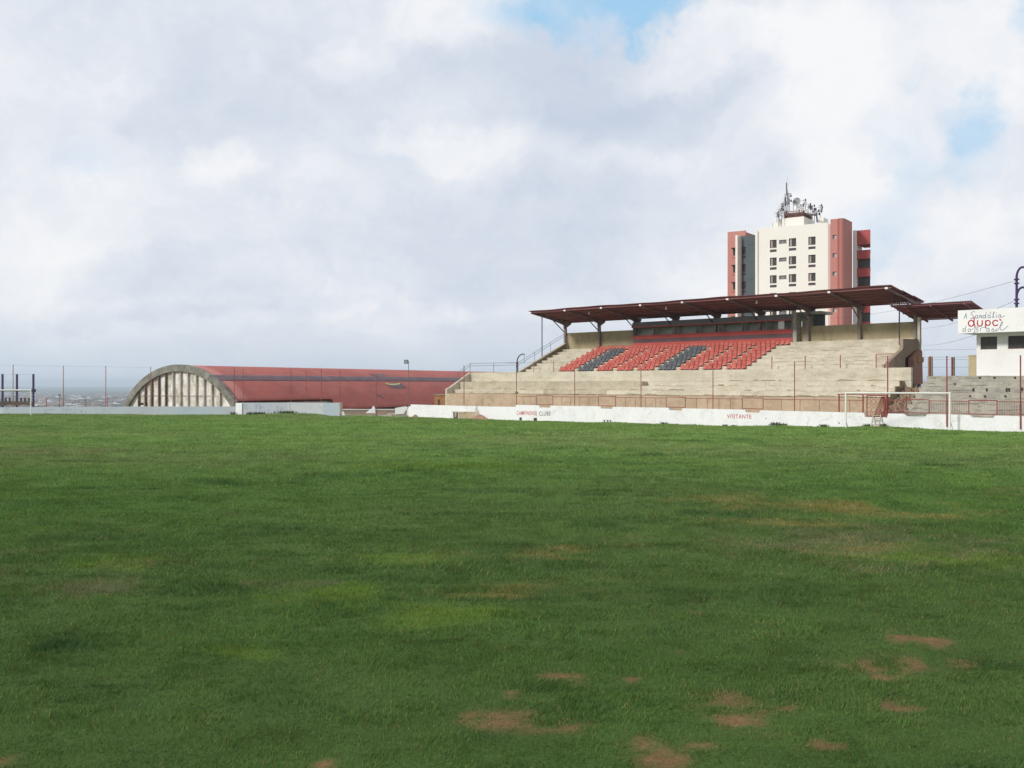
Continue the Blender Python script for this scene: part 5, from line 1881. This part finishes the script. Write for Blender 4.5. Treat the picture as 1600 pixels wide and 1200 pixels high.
# ------------------------------------------------------------------ left perimeter walls
wallY = 115.0
lw = empty('perimeter_wall', W(-60, wallY, -3.6), 'low faded blue-grey pitch wall at the far left side', 'wall')
mb = MB()
pts = [(-140, 636.5), (0, 636.4), (70, 636), (140, 635.6), (200, 635.2), (280, 635.2), (368, 635.2)]
for (a, ya_), (b, yb_) in zip(pts[:-1], pts[1:]):
    xa1, xb1 = X(a, wallY), X(b, wallY)
    za, zb_ = Z(ya_, wallY), Z(yb_, wallY)
    mb.hexa([W(xa1, wallY, -4.4), W(xb1, wallY, -4.4), W(xb1, wallY + .2, -4.4), W(xa1, wallY + .2, -4.4), W(xa1, wallY, za), W(xb1, wallY, zb_), W(xb1, wallY + .2, zb_), W(xa1, wallY + .2, za)])
mb.build('wall_panels', M_wallblue, lw)
fb = MB()


def FB(px0, px1, py0, py1, Y, mb, off=.006):
    mb.hexa([W(X(px0, Y), Y - off - .004, Z(py1, Y)), W(X(px1, Y), Y - off - .004, Z(py1, Y)), W(X(px1, Y), Y - off, Z(py1, Y)), W(X(px0, Y), Y - off, Z(py1, Y)),
             W(X(px0, Y), Y - off - .004, Z(py0, Y)), W(X(px1, Y), Y - off - .004, Z(py0, Y)), W(X(px1, Y), Y - off, Z(py0, Y)), W(X(px0, Y), Y - off, Z(py0, Y))])


for a, b, c, d in ((69.5, 73, 639.5, 647), (73.2, 88, 639, 641), (73.2, 86, 645.5, 647.5), (102, 112, 638.8, 640.5), (115.5, 118.5, 639.3, 646), (103, 117, 645.8, 647.3), (97, 98.2, 637, 648), (8, 13, 637, 648), (154, 156, 644, 646.5), (125, 129, 641, 645), (133, 135.5, 642, 646)):
    FB(a, b, c, d, wallY, fb)
fb.build('faded_lettering', M_faint, lw)
wb2 = MB()
for a in (2.5,):
    c = W(X(a, wallY), wallY - .006, Z(643.5, wallY))
    pts2 = [c + Vector((math.cos(2 * math.pi * i / 16) * .26, 0, math.sin(2 * math.pi * i / 16) * .42)) for i in range(16)]
    wb2.prism(pts2, (0, -.005, 0))
wb2.build('round_painted_mark', M_wallpale, lw)

lw2 = empty('perimeter_wall', W(-26, 113.9, -3.6), 'taller pale wall section with grey faded lettering in front of the red hall roof', 'wall')


def frontal_section(px0, px1, pt0, pt1, Y0, Y1, m_, name, parent, zb=-4.4):
    mb = MB()
    xa1, xb1 = X(px0, Y0), X(px1, Y1); za, zb_ = Z(pt0, Y0), Z(pt1, Y1)
    mb.hexa([W(xa1, Y0, zb), W(xb1, Y1, zb), W(xb1, Y1 + .22, zb), W(xa1, Y0 + .22, zb), W(xa1, Y0, za), W(xb1, Y1, zb_), W(xb1, Y1 + .22, zb_), W(xa1, Y0 + .22, za)])
    return mb.build(name, m_, parent)


frontal_section(368.2, 378, 629.8, 629.4, 114.6, 114.2, M_white, 'white_pier', lw2)
frontal_section(378.05, 449, 629.2, 629.2, 114.3, 113.9, M_wallblue, 'lettered_panel', lw2)
frontal_section(449.05, 505, 629.0, 629.3, 113.9, 113.6, M_wallpale, 'pale_panel', lw2)
frontal_section(505.05, 531, 629.2, 629.3, 113.6, 113.4, M_wallblue, 'blue_grey_panel', lw2)
frontal_section(531.05, 535, 628.5, 628.8, 113.3, 113.3, M_concB, 'dark_end_pier', lw2)
fb = MB()
for a, b, c, d in ((381, 384, 631.5, 639), (384, 395, 632.5, 634), (384, 396, 637, 639), (399, 402.5, 631, 639), (405, 408, 631, 641), (408, 415, 635, 637), (418, 430, 639, 642), (432, 436, 633.5, 640.5), (438, 444, 636.5, 641), (404, 412, 630.8, 632.4), (452.5, 453.3, 629.6, 642), (420, 428, 633, 634.6)):
    Yw = 114.3 - (a - 378) / 71 * .4
    FB(a, b, c, d, Yw - .012, fb)
fb.build('faded_lettering', M_faint, lw2)

# ------------------------------------------------------------------ gap between the walls: fallen masonry
rrr = random.Random(11)


def chunk(px, py, Y, w_, h_, d_, m_, label, tilt=0.0, pts=None):
    x_, z_ = X(px, Y), Z(py, Y)
    mb = MB()
    p = pts or [(-.5, 0), (-.42, .8), (-.1, 1.0), (.3, .75), (.5, .25), (.5, 0)]
    c, s_ = math.cos(tilt), math.sin(tilt)
    poly = []
    for a, b in p:
        a2, b2 = a * w_, b * h_
        poly.append(W(x_ + a2 * c - b2 * s_, Y, z_ + a2 * s_ + b2 * c))
    mb.prism(poly, (jit(.1), d_, 0))
    o = mb.build('broken_slab', m_, loc=W(x_, Y, z_))
    tag(o, label, 'rubble', 'broken masonry in the wall gap')


chunk(580, 645.5, 113.5, 1.0, .55, .5, M_white, 'white broken slab lying in the wall gap, left of centre', pts=[(-.6, 0), (-.3, .45), (.1, .95), (.42, .6), (.5, 0)])
chunk(583.5, 642.5, 113.9, .35, .6, .4, M_white, 'small white chunk leaning on the left broken slab')
chunk(626, 647.3, 113.0, 1.3, .85, .25, M_white, 'larger leaning white slab beside the start of the whitewashed wall', pts=[(-.5, 0), (-.48, .85), (.35, 1.05), (.62, .95), (.25, 0.05)])
chunk(612, 648.5, 113.2, 1.1, .24, .5, M_rubble, 'low flat tan block in the wall gap before the leaning slab')
chunk(536.5, 649.3, 113.0, .35, .5, .3, M_white, 'small white stone at the foot of the dark end pier', pts=[(-.3, 0), (-.5, .7), (-.1, 1), (.5, .1)])
chunk(640, 649, 112.7, .7, .9, .3, M_whiteB, 'short white stub joining the whitewashed wall')
fdn = MB()
for a, b, pt in ((537, 588, 651.4), (590, 612, 650.0), (604, 636, 650.6)):
    n = 8
    for i in range(n):
        p0, p1 = a + (b - a) * i / n, a + (b - a) * (i + 1) / n
        h0 = pt + rrr.uniform(-.7, .7) - 1.2; Y = 112.8 + (0.4 if a == 604 else 0)
        fdn.hexa([W(X(p0, Y), Y, -4.2), W(X(p1, Y), Y, -4.2), W(X(p1, Y), Y + .5, -4.2), W(X(p0, Y), Y + .5, -4.2), W(X(p0, Y), Y, Z(h0, Y)), W(X(p1, Y), Y, Z(h0, Y)), W(X(p1, Y), Y + .5, Z(h0, Y)), W(X(p0, Y), Y + .5, Z(h0, Y))])
tag(fdn.build('broken_footing', M_rubble, loc=W(-15, 113, -4)), 'pale broken wall footing running across the gap at pitch level', 'footing')
bk_ = MB()
for Y, pt, pb_, a, b in ((122, 640.8, 646.5, 534, 640), (118, 645.2, 651, 536, 640)):
    bk_.hexa([W(X(a, Y), Y, -6), W(X(b, Y), Y, -6), W(X(b, Y), Y + .3, -6), W(X(a, Y), Y + .3, -6), W(X(a, Y), Y, Z(pt, Y)), W(X(b, Y), Y, Z(pt + .6, Y)), W(X(b, Y), Y + .3, Z(pt + .6, Y)), W(X(a, Y), Y + .3, Z(pt, Y))])
    if Y == 122:
        bk_.hexa([W(X(a, Y), Y - .1, Z(pt, Y)), W(X(b, Y), Y - .1, Z(pt, Y)), W(X(b, Y), Y + .4, Z(pt, Y)), W(X(a, Y), Y + .4, Z(pt, Y)), W(X(a, Y), Y - .1, Z(pt - .9, Y)), W(X(b, Y), Y - .1, Z(pt - .9, Y)), W(X(b, Y), Y + .4, Z(pt - .9, Y)), W(X(a, Y), Y + .4, Z(pt - .9, Y))], 1)
tag(bk_.build('retaining_wall', [M_concB, M_wallpale], loc=W(-15, 120, -6)), 'brown stained retaining wall seen through the gap under the red roof', 'wall')

# orange brick hut at the stand's left foot
hut = empty('brick_hut', W(X(688, 119), 119, -3), 'small unplastered orange brick hut at the left foot of the stand', 'hut')
MB().hexa([W(X(a, 119), y_, z_) for z_ in (-4, Z(617.8, 119)) for a, y_ in ((679, 119), (701, 119), (703, 122), (681, 122))]).build('wall', M_orange, hut)
MB().hexa([W(X(a, 119), y_, z_) for z_ in (Z(617.7, 119), Z(616.8, 119)) for a, y_ in ((678.5, 118.9), (701.5, 118.9), (703.5, 122.2), (680.5, 122.2))]).build('roof_slab', M_concD, hut)
MB().hexa([W(X(a, 119), 118.96, z_) for z_ in (Z(632, 119), Z(625, 119)) for a in (684, 687)] if False else [W(X(684, 119), 118.96, Z(633, 119)), W(X(687, 119), 118.96, Z(633, 119)), W(X(687, 119), 118.99, Z(633, 119)), W(X(684, 119), 118.99, Z(633, 119)),
           W(X(684, 119), 118.96, Z(624, 119)), W(X(687, 119), 118.96, Z(624, 119)), W(X(687, 119), 118.99, Z(624, 119)), W(X(684, 119), 118.99, Z(624, 119))]).build('doorway', M_frame, hut)


# ------------------------------------------------------------------ dirt mounds
def mound(cx, cy, rx_, ry_, h_, label):
    mb = MB(); z0 = zg(cx, cy) - .12
    n, m_ = 9, 22
    rings = []
    for i in range(n + 1):
        t = i / n
        ring = []
        for j in range(m_):
            a = 2 * math.pi * j / m_
            rr_ = t * (1 + .18 * math.sin(3 * a + cx) + .1 * math.sin(5 * a))
            zz_ = h_ * (math.cos(min(1, t) * math.pi) * .5 + .5) + jit(.05) * (1 - t)
            ring.append(Vector((cx + U.x * rx_ * rr_ * math.cos(a) + N.x * ry_ * rr_ * math.sin(a), cy + U.y * rx_ * rr_ * math.cos(a) + N.y * ry_ * rr_ * math.sin(a), z0 + zz_)))
        rings.append(ring)
    k = 0
    for r_ in rings: mb.v += r_
    for i in range(n):
        for j in range(m_):
            a = i * m_ + j; b = i * m_ + (j + 1) % m_
            mb.f.append((a, b, b + m_, a + m_)); mb.mi.append(0)
    o = mb.build('dirt_mound', M_soil, loc=(cx, cy, z0), smooth=True)
    tag(o, label, 'dirt heap', 'heaps of soil at the wall foot')


p = S(sx(750, -.6), -.6, 0); mound(p.x, p.y, 1.9, .7, .62, 'long heap of red-brown soil beside the bricked doorway')
p = S(sx(649, -.5), -.5, 0); mound(p.x, p.y, .75, .5, .42, 'small heap of red-brown soil at the left end of the whitewashed wall')
p = S(sx(691, -.3), -.3, 0); mound(p.x, p.y, .22, .2, .2, 'tiny lump of soil between the two heaps')

# ------------------------------------------------------------------ weeds at wall feet
wcount = 0
for px, w_, sz_, lab in ((1037, -.15, .22, 'small weed tuft at the wall foot left of the visitor lettering'), (1212, -.25, .34, 'wide weed tuft at the wall foot right of the visitor lettering'),
                        (1224, -.2, .22, 'low weed tuft just right of the widest one'), (1286, -.2, .26, 'weed tuft at the wall foot short of the goal'),
                        (1356, -.3, .28, 'weeds at the left foot of the wooden ladder'), (1381, -.3, .26, 'weeds at the right foot of the wooden ladder'), (1133, -.15, .16, 'tiny weed under the visitor lettering'),
                        (1147, -.15, .14, 'tiniest weed under the visitor lettering end')):
    s_ = sx(px, w_); p = S(s_, w_, 0); z0 = zg(p.x, p.y)
    mb = MB(); r2 = random.Random(int(px))
    for i in range(70):
        a = r2.uniform(0, 6.28); rr_ = r2.uniform(0, sz_ * 1.8)
        b0_ = Vector((p.x + U.x * rr_ * math.cos(a) + N.x * .2 * math.sin(a), p.y + U.y * rr_ * math.cos(a) + N.y * .2 * math.sin(a), z0))
        tip = b0_ + Vector((r2.uniform(-.12, .12), r2.uniform(-.12, .12), r2.uniform(.4, 1.1) * sz_))
        sd_ = Vector((r2.uniform(-1, 1), r2.uniform(-1, 1), 0)).normalized() * .03
        mb.face([b0_ - sd_ * .4, b0_ + sd_ * .4, b0_.lerp(tip, .6) + sd_, tip, b0_.lerp(tip, .6) - sd_])
    tag(mb.build('weed_tuft', M_weed, loc=(p.x, p.y, z0)), lab, 'weed', 'weeds along the wall foot')
for px, Y, lab in ((447, 113.4, 'dark bushy weed on the grassy rise before the taller wall section'), (404, 113.6, 'low weeds under the grey lettered wall panel'), (366, 114.3, 'thin weed at the white pier foot'), (389, 113.8, 'small weed left under the grey lettering')):
    x_ = X(px, Y); z0 = zg(x_, Y)
    mb = MB(); r2 = random.Random(int(px)); sp = {447: 1.3, 404: 1.0}.get(px, .35)
    for i in range(200 if sp > .5 else 50):
        b0_ = Vector((x_ + r2.gauss(0, sp * .5), Y + r2.uniform(-.25, .25), z0))
        tip = b0_ + Vector((r2.uniform(-.12, .12), r2.uniform(-.12, .12), r2.uniform(.1, .42)))
        sd_ = Vector((r2.uniform(-1, 1), r2.uniform(-1, 1), 0)).normalized() * .035
        mb.face([b0_ - sd_ * .4, b0_ + sd_ * .4, b0_.lerp(tip, .6) + sd_, tip, b0_.lerp(tip, .6) - sd_])
    tag(mb.build('weed_tuft', M_weed, loc=(x_, Y, z0)), lab, 'weed', 'weeds along the wall foot')

# ------------------------------------------------------------------ posts of the far side
for px, py, pb_, Y, r_, lab in ((20.5, 570.5, 636, 116, .05, 'thin grey-brown post between the violet columns at the far left'), (99, 572, 636, 116, .05, 'thin red-brown post standing alone left of the city view'),
                                (165.3, 573, 636, 116, .05, 'thin red-brown post left of the arched gable'), (235.5, 574, 636, 116, .05, 'thin red-brown post in front of the gable left slope'),
                                (366, 576, 632, 115.6, .045, 'thin dark red post where gable arch meets the wall'), (380, 577, 630, 115.2, .04, 'thin dark red post just above the white pier'),
                                (454.5, 578, 630, 115, .05, 'dark red post over the start of the pale wall panel'), (478.5, 578.5, 630, 115, .035, 'fainter dark red post above the pale wall panel'),
                                (502, 578, 630, 115, .05, 'dark red post over the right part of the pale wall panel'), (531, 579, 631, 114.6, .05, 'dark red post behind the dark end pier'),
                                (588, 585, 651, 114, .05, 'dark red post standing in the wall gap')):
    b = W(X(px, Y), Y, Z(pb_, Y) - .4)
    root = empty('net_post', b, lab, 'post', 'net posts along the far side')
    MB().tube(b, W(X(px, Y), Y, Z(py, Y)), r_, r_ * .8, seg=6).build('pole', M_redpale if px < 300 else M_redrail, root)
    MB().tube(W(X(px, Y), Y, Z(py, Y)), W(X(px, Y), Y, Z(py, Y)) + Vector((0, 0, .05)), r_ * 1.2, seg=6).build('cap', M_redrail, root)
for px, py, Y, lab in ((72.5, 622, 118, 'short brown stake at the left of the city view'), (134, 624.5, 118, 'short red stake in the middle of the city view'), (168, 620, 118, 'short thin stake touching the post left of the gable')):
    o = MB().tube(W(X(px, Y), Y, -4), W(X(px, Y), Y, Z(py, Y)), .06, .05, seg=6).tube(W(X(px, Y), Y, Z(py, Y)), W(X(px, Y), Y, Z(py, Y) + .06), .05, .01, seg=6).build('stake', M_redpale, loc=W(X(px, Y), Y, -4))
    tag(o, lab, 'stake', 'short stakes behind the far wall')
nw_ = MB()
for (a, ya_), (b, yb_) in zip([(-120, 570), (20.5, 570.8), (99, 572.2), (165.3, 573.2), (235.5, 574.4)][:-1], [(20.5, 570.8), (99, 572.2), (165.3, 573.2), (235.5, 574.4)]):
    nw_.tube(W(X(a, 116), 116, Z(ya_, 116)), W(X(b, 116), 116, Z(yb_, 116)), .008, seg=4)
tag(nw_.build('net_wire', M_steelg, loc=W(-50, 116, 1)), 'hair-thin wire strung between the tops of the far left posts', 'wire')
nw_ = MB()
for z_ in (590, 600.5, 610.5, 620):
    nw_.tube(W(X(380, 115.1), 115.1, Z(z_ + 2, 115.1)), W(X(531, 114.7), 114.7, Z(z_ + 2.5, 114.7)), .008, seg=4)
    nw_.tube(W(X(531, 114.7), 114.7, Z(z_ + 2.5, 114.7)), W(X(588, 114.2), 114.2, Z(z_ + 3, 114.2)), .008, seg=4)
tag(nw_.build('net_wire', M_redrail, loc=W(-25, 115, 0)), 'thin horizontal wires in front of the red barrel roof', 'wire')
# floodlight
fl = empty('floodlight', W(X(638.5, 118), 118, -3.5), 'grey floodlight head on a thin pole before the red barrel roof', 'floodlight')
MB().tube(W(X(638.5, 118), 118, -3.5), W(X(638.5, 118), 118, Z(564, 118)), .05, .035, seg=8).build('pole', M_steelg, fl)
hx = X(634.8, 118)
MB().hexa([W(hx + a, 118 + b, Z(565.5, 118) + c) for a, b, c in ((-.24, -.12, -.22), (.22, -.12, -.22), (.22, .12, -.10), (-.24, .12, -.10), (-.24, -.16, .20), (.22, -.16, .20), (.22, .10, .26), (-.24, .10, .26))]).build('lamp_head', M_steelg, fl)
MB().hexa([W(hx + a, 118 + b, Z(565.5, 118) + c) for a, b, c in ((-.15, -.152, -.14), (.13, -.152, -.14), (.13, -.13, -.14), (-.15, -.13, -.14), (-.15, -.178, .14), (.13, -.178, .14), (.13, -.15, .14), (-.15, -.15, .14))]).build('lens', M_dish, fl)
MB().tube(W(hx + .2, 118, Z(564.5, 118)), W(X(638.5, 118), 118, Z(564.5, 118)), .03, seg=5).build('bracket', M_steelg, fl)

# ------------------------------------------------------------------ unfinished violet steel and concrete frame at the far left
fY = 128.0
uf = empty('unfinished_frame', W(X(20, fY), fY, -4.5), 'unfinished dark frame of violet columns and a brown parapet at the far left', 'structure')
for px in (-22, 4, 26.5, 52.2):
    MB().hexa([W(X(px, fY) + a, fY + b, z_) for z_ in (-5, Z(584.5 if px > 0 else 585, fY)) for a, b in ((-.10, -.1), (.10, -.1), (.10, .1), (-.10, .1))]).build('column', M_violet, uf)
MB().hexa([W(X(a, fY), fY + b, Z(z_, fY)) for z_ in (611.5, 609.2) for a, b in ((-60, -.12), (54.5, -.12), (54.5, .12), (-60, .12))]).build('beam', M_iron, uf)
MB().hexa([W(X(a, fY), fY + b, Z(z_, fY)) for z_ in (612.5, 608) for a, b in ((50.5, -.22), (55, -.22), (55, .22), (50.5, .22))]).build('bracket_plate', M_violet, uf)
pp = MB(); n = 26
for i in range(n):
    a, b = -60 + 112 * i / n, -60 + 112 * (i + 1) / n
    pb_ = 634.5 - 2.3 * abs(math.sin((i + .5) / n * math.pi * 5.2))
    pp.hexa([W(X(q_, fY), fY + c, Z(z_, fY)) for z_ in (pb_, 627.2) for q_, c in ((a, -.15), (b, -.15), (b, .15), (a, .15))])
pp.build('arched_parapet', M_parapet, uf)
for px in (9, 15, 33, 39, 45.5):
    MB().hexa([W(X(px, fY) + a, fY + b, Z(z_, fY)) for z_ in (627.2, 621.5) for a, b in ((-.09, -.09), (.09, -.09), (.09, .09), (-.09, .09))]).build('baluster', M_iron, uf)
MB().path(sagline(W(X(-30, fY), fY, Z(584.5, fY)), W(X(52, fY), fY, Z(584.6, fY)), .02), .01, seg=4).build('tie_wire', M_iron, uf)
MB().path([W(X(32, fY), fY - .3, Z(612, fY)), W(X(46, fY), fY - .3, Z(614.5, fY)), W(X(60, fY), fY - .3, Z(615.5, fY))], .012, seg=4).build('loose_cable', M_iron, uf)

# ------------------------------------------------------------------ the town in the valley
M_hw = mat('town_white', (.80, .79, .76), (.72, .70, .66), .02)
M_hc = mat('town_cream', (.62, .55, .42), (.5, .42, .3), .02)
M_hr = mat('town_red_tiles', (.46, .20, .13), (.38, .16, .11), .02)
M_hg = mat('town_grey', (.30, .29, .28), (.22, .21, .2), .02)
M_hd = mat('town_window', (.08, .08, .09), None, .02)
town = [  # column, foot row, top row, width px, wall, roof, label
    (60, 634, 628.5, 9, 'c', 'r', 'cream house with red roof beside the violet column'), (68, 633.5, 630, 7, 'w', 'r', 'pale pink house right of the violet column'),
    (57, 633, 631.5, 5, 'r', 'r', 'dark red roof low beside the violet column'), (64.5, 628.5, 626, 7, 'w', 'g', 'white warehouse highest beside the violet column'),
    (76.5, 629.5, 624.5, 4, 'w', 'w', 'bright white gabled house right of the short brown stake'), (86, 628, 626, 6, 'c', 'g', 'small cream house left of the second floodlit pole'),
    (90, 632.8, 630.3, 4, 'w', 'g', 'small white house below the dark pole lamp'), (99, 629.5, 626.5, 10, 'c', 'r', 'wide red-roofed house behind the thin post'),
    (112.5, 628, 626.3, 3.2, 'w', 'w', 'tiny white house right of the thin post'), (122, 634, 632.7, 6, 'w', 'g', 'long white shed at the wall top'),
    (126.8, 630, 626.8, 3, 'w', 'w', 'narrow white tower house left of the red stake'), (136.5, 628, 625.5, 4, 'c', 'r', 'pinkish house directly behind the red stake'),
    (146, 626.5, 624.8, 5, 'c', 'g', 'faint cream house right of the red stake'), (156, 628, 625.2, 8.5, 'w', 'w', 'widest bright white hall left of the gable post'),
    (171, 631, 628.8, 2.6, 'w', 'w', 'small white cube right of the gable post'), (174.5, 627.5, 624.6, 3, 'w', 'g', 'small white house further right of the gable post'),
    (181.5, 626.8, 624.8, 5, 'c', 'g', 'cream block between gable post and arch'), (187, 626, 624.5, 2.5, 'w', 'w', 'little white house near the arch foot'),
    (191.5, 626, 622, 2.2, 'w', 'w', 'white church-like tower touching the arch foot'), (185, 633, 632, 4, 'w', 'g', 'low grey-white shed near the arch foot'),
    (117, 633.6, 630.5, 9, 'g', 'g', 'dark grey shed behind the thin post'), (107, 632.5, 630.5, 5, 'g', 'r', 'dull grey house with brown roof below the thin post'),
    (143, 632, 629.5, 7, 'g', 'g', 'dull grey long building right of the red stake'), (163, 632.5, 630.5, 4, 'g', 'r', 'dull house under the widest white hall'),
    (46, 628.8, 627.2, 6, 'w', 'w', 'white roof seen between parapet and goalpost'), (35, 629, 627.4, 5, 'w', 'g', 'white roof seen through the parapet')]
hm = {'w': M_hw, 'c': M_hc, 'r': M_hr, 'g': M_hg}
for px, pf, pt, wp, wc, rc, lab in town:
    # a house stands on the valley floor: find where the sight line to its foot meets the terrain
    Y = 400.0
    while Y < 9000:
        zt_ = float(zground(np.array([X(px, Y)]), np.array([Y]))[0])
        if Z(pf, Y) <= zt_: break
        Y *= 1.01
    w2 = wp / F * Y; h2 = (pf - pt) / F * Y
    c = W(X(px, Y), Y, Z(pf, Y))
    root = empty('town_house', c, 'far off ' + lab, 'house', 'houses of the town in the valley')
    hh = h2 * .68
    MB().hexa([c + Vector((a * w2 / 2, b * w2 * .4, z_)) for z_ in (-6, hh) for a, b in ((-1, -1), (1, -1), (1, 1), (-1, 1))]).build('wall', hm[wc], root)
    rf = MB(); rf.prism([c + Vector((-w2 * .53, -w2 * .42, hh)), c + Vector((w2 * .53, -w2 * .42, hh)), c + Vector((0, -w2 * .42, h2))], (0, w2 * .84, 0)); rf.build('roof', hm[rc], root)
    wd_ = MB()
    for t in (-.55, -.1, .35):
        wd_.hexa([c + Vector((t * w2 / 2 + a, -w2 * .4 - b, z_)) for z_ in (hh * .3, hh * .7) for a, b in ((0, .3), (w2 * .08, .3), (w2 * .08, .02), (0, .02))])
    wd_.build('windows', M_hd, root)
pl_ = empty('lamp_mast', W(X(93, 900), 900, -40), 'dark mast with a round lamp head seen over the far town', 'mast')
MB().tube(W(X(93, 900), 900, -42), W(X(93, 900), 900, Z(618, 900)), .35, .25, seg=6).build('pole', M_iron, pl_)
MB().hexa([W(X(a, 900), 900 + b, Z(z_, 900)) for z_ in (618.5, 616.4) for a, b in ((91.5, -1), (94.5, -1), (94.5, 1), (91.5, 1))]).build('lamp_head', M_iron, pl_)
# mass of small roofs and trees nobody could count
tm = MB(); rt = random.Random(21)
for i in range(2600):
    Y = 1700 + 4600 * rt.random() ** 1.2
    x_ = X(rt.uniform(-30, 330), Y)
    z_ = float(-50)
    w2 = rt.uniform(4, 11); h2 = rt.uniform(2.0, 5)
    tm.v += []
    k = len(tm.v)
    c = Vector((x_, Y, 0))
    tm.hexa([c + Vector((a * w2, b * 5, q_)) for q_ in (-4, h2) for a, b in ((-1, -1), (1, -1), (1, 1), (-1, 1))], rt.choice((0, 1, 1, 2, 2, 3, 3, 3, 3, 3)))
va = np.array([v[:] for v in tm.v]).reshape(-1, 8, 3)
ctr = va.mean(1)
zz2 = zground(ctr[:, 0], ctr[:, 1]) + E
va[:, :, 2] += zz2[:, None]
tm.v = [Vector(v) for v in va.reshape(-1, 3)]
M_tree = mat('town_tree_green', (.055, .075, .04), (.08, .10, .06), .02)
tag(tm.build('distant_town', [M_hw, M_hg, M_hr, M_tree]), 'mass of tiny roofs and trees of the town far down in the valley', 'town', kind='stuff')

# ------------------------------------------------------------------ haze
hz = MB(); L = 21000
hz.hexa([(-L, -L, -112), (L, -L, -112), (L, L, -112), (-L, L, -112), (-L, -L, 52), (L, -L, 52), (L, L, 52), (-L, L, 52)])
mt = bpy.data.materials.new('haze'); mt.use_nodes = True
m = NT(mt.node_tree)
o_ = m.n('ShaderNodeOutputMaterial'); v_ = m.n('ShaderNodeVolumePrincipled', i_Density=HAZE)
v_.inputs['Color'].default_value = (.74, .84, .97, 1)
v_.inputs['Anisotropy'].default_value = 0.2
m.l(v_.outputs[0], o_.inputs['Volume'])
ho = hz.build('haze', mt); ho['kind'] = 'stuff'; ho['label'] = 'thin bluish haze over the valley'; ho['category'] = 'haze'
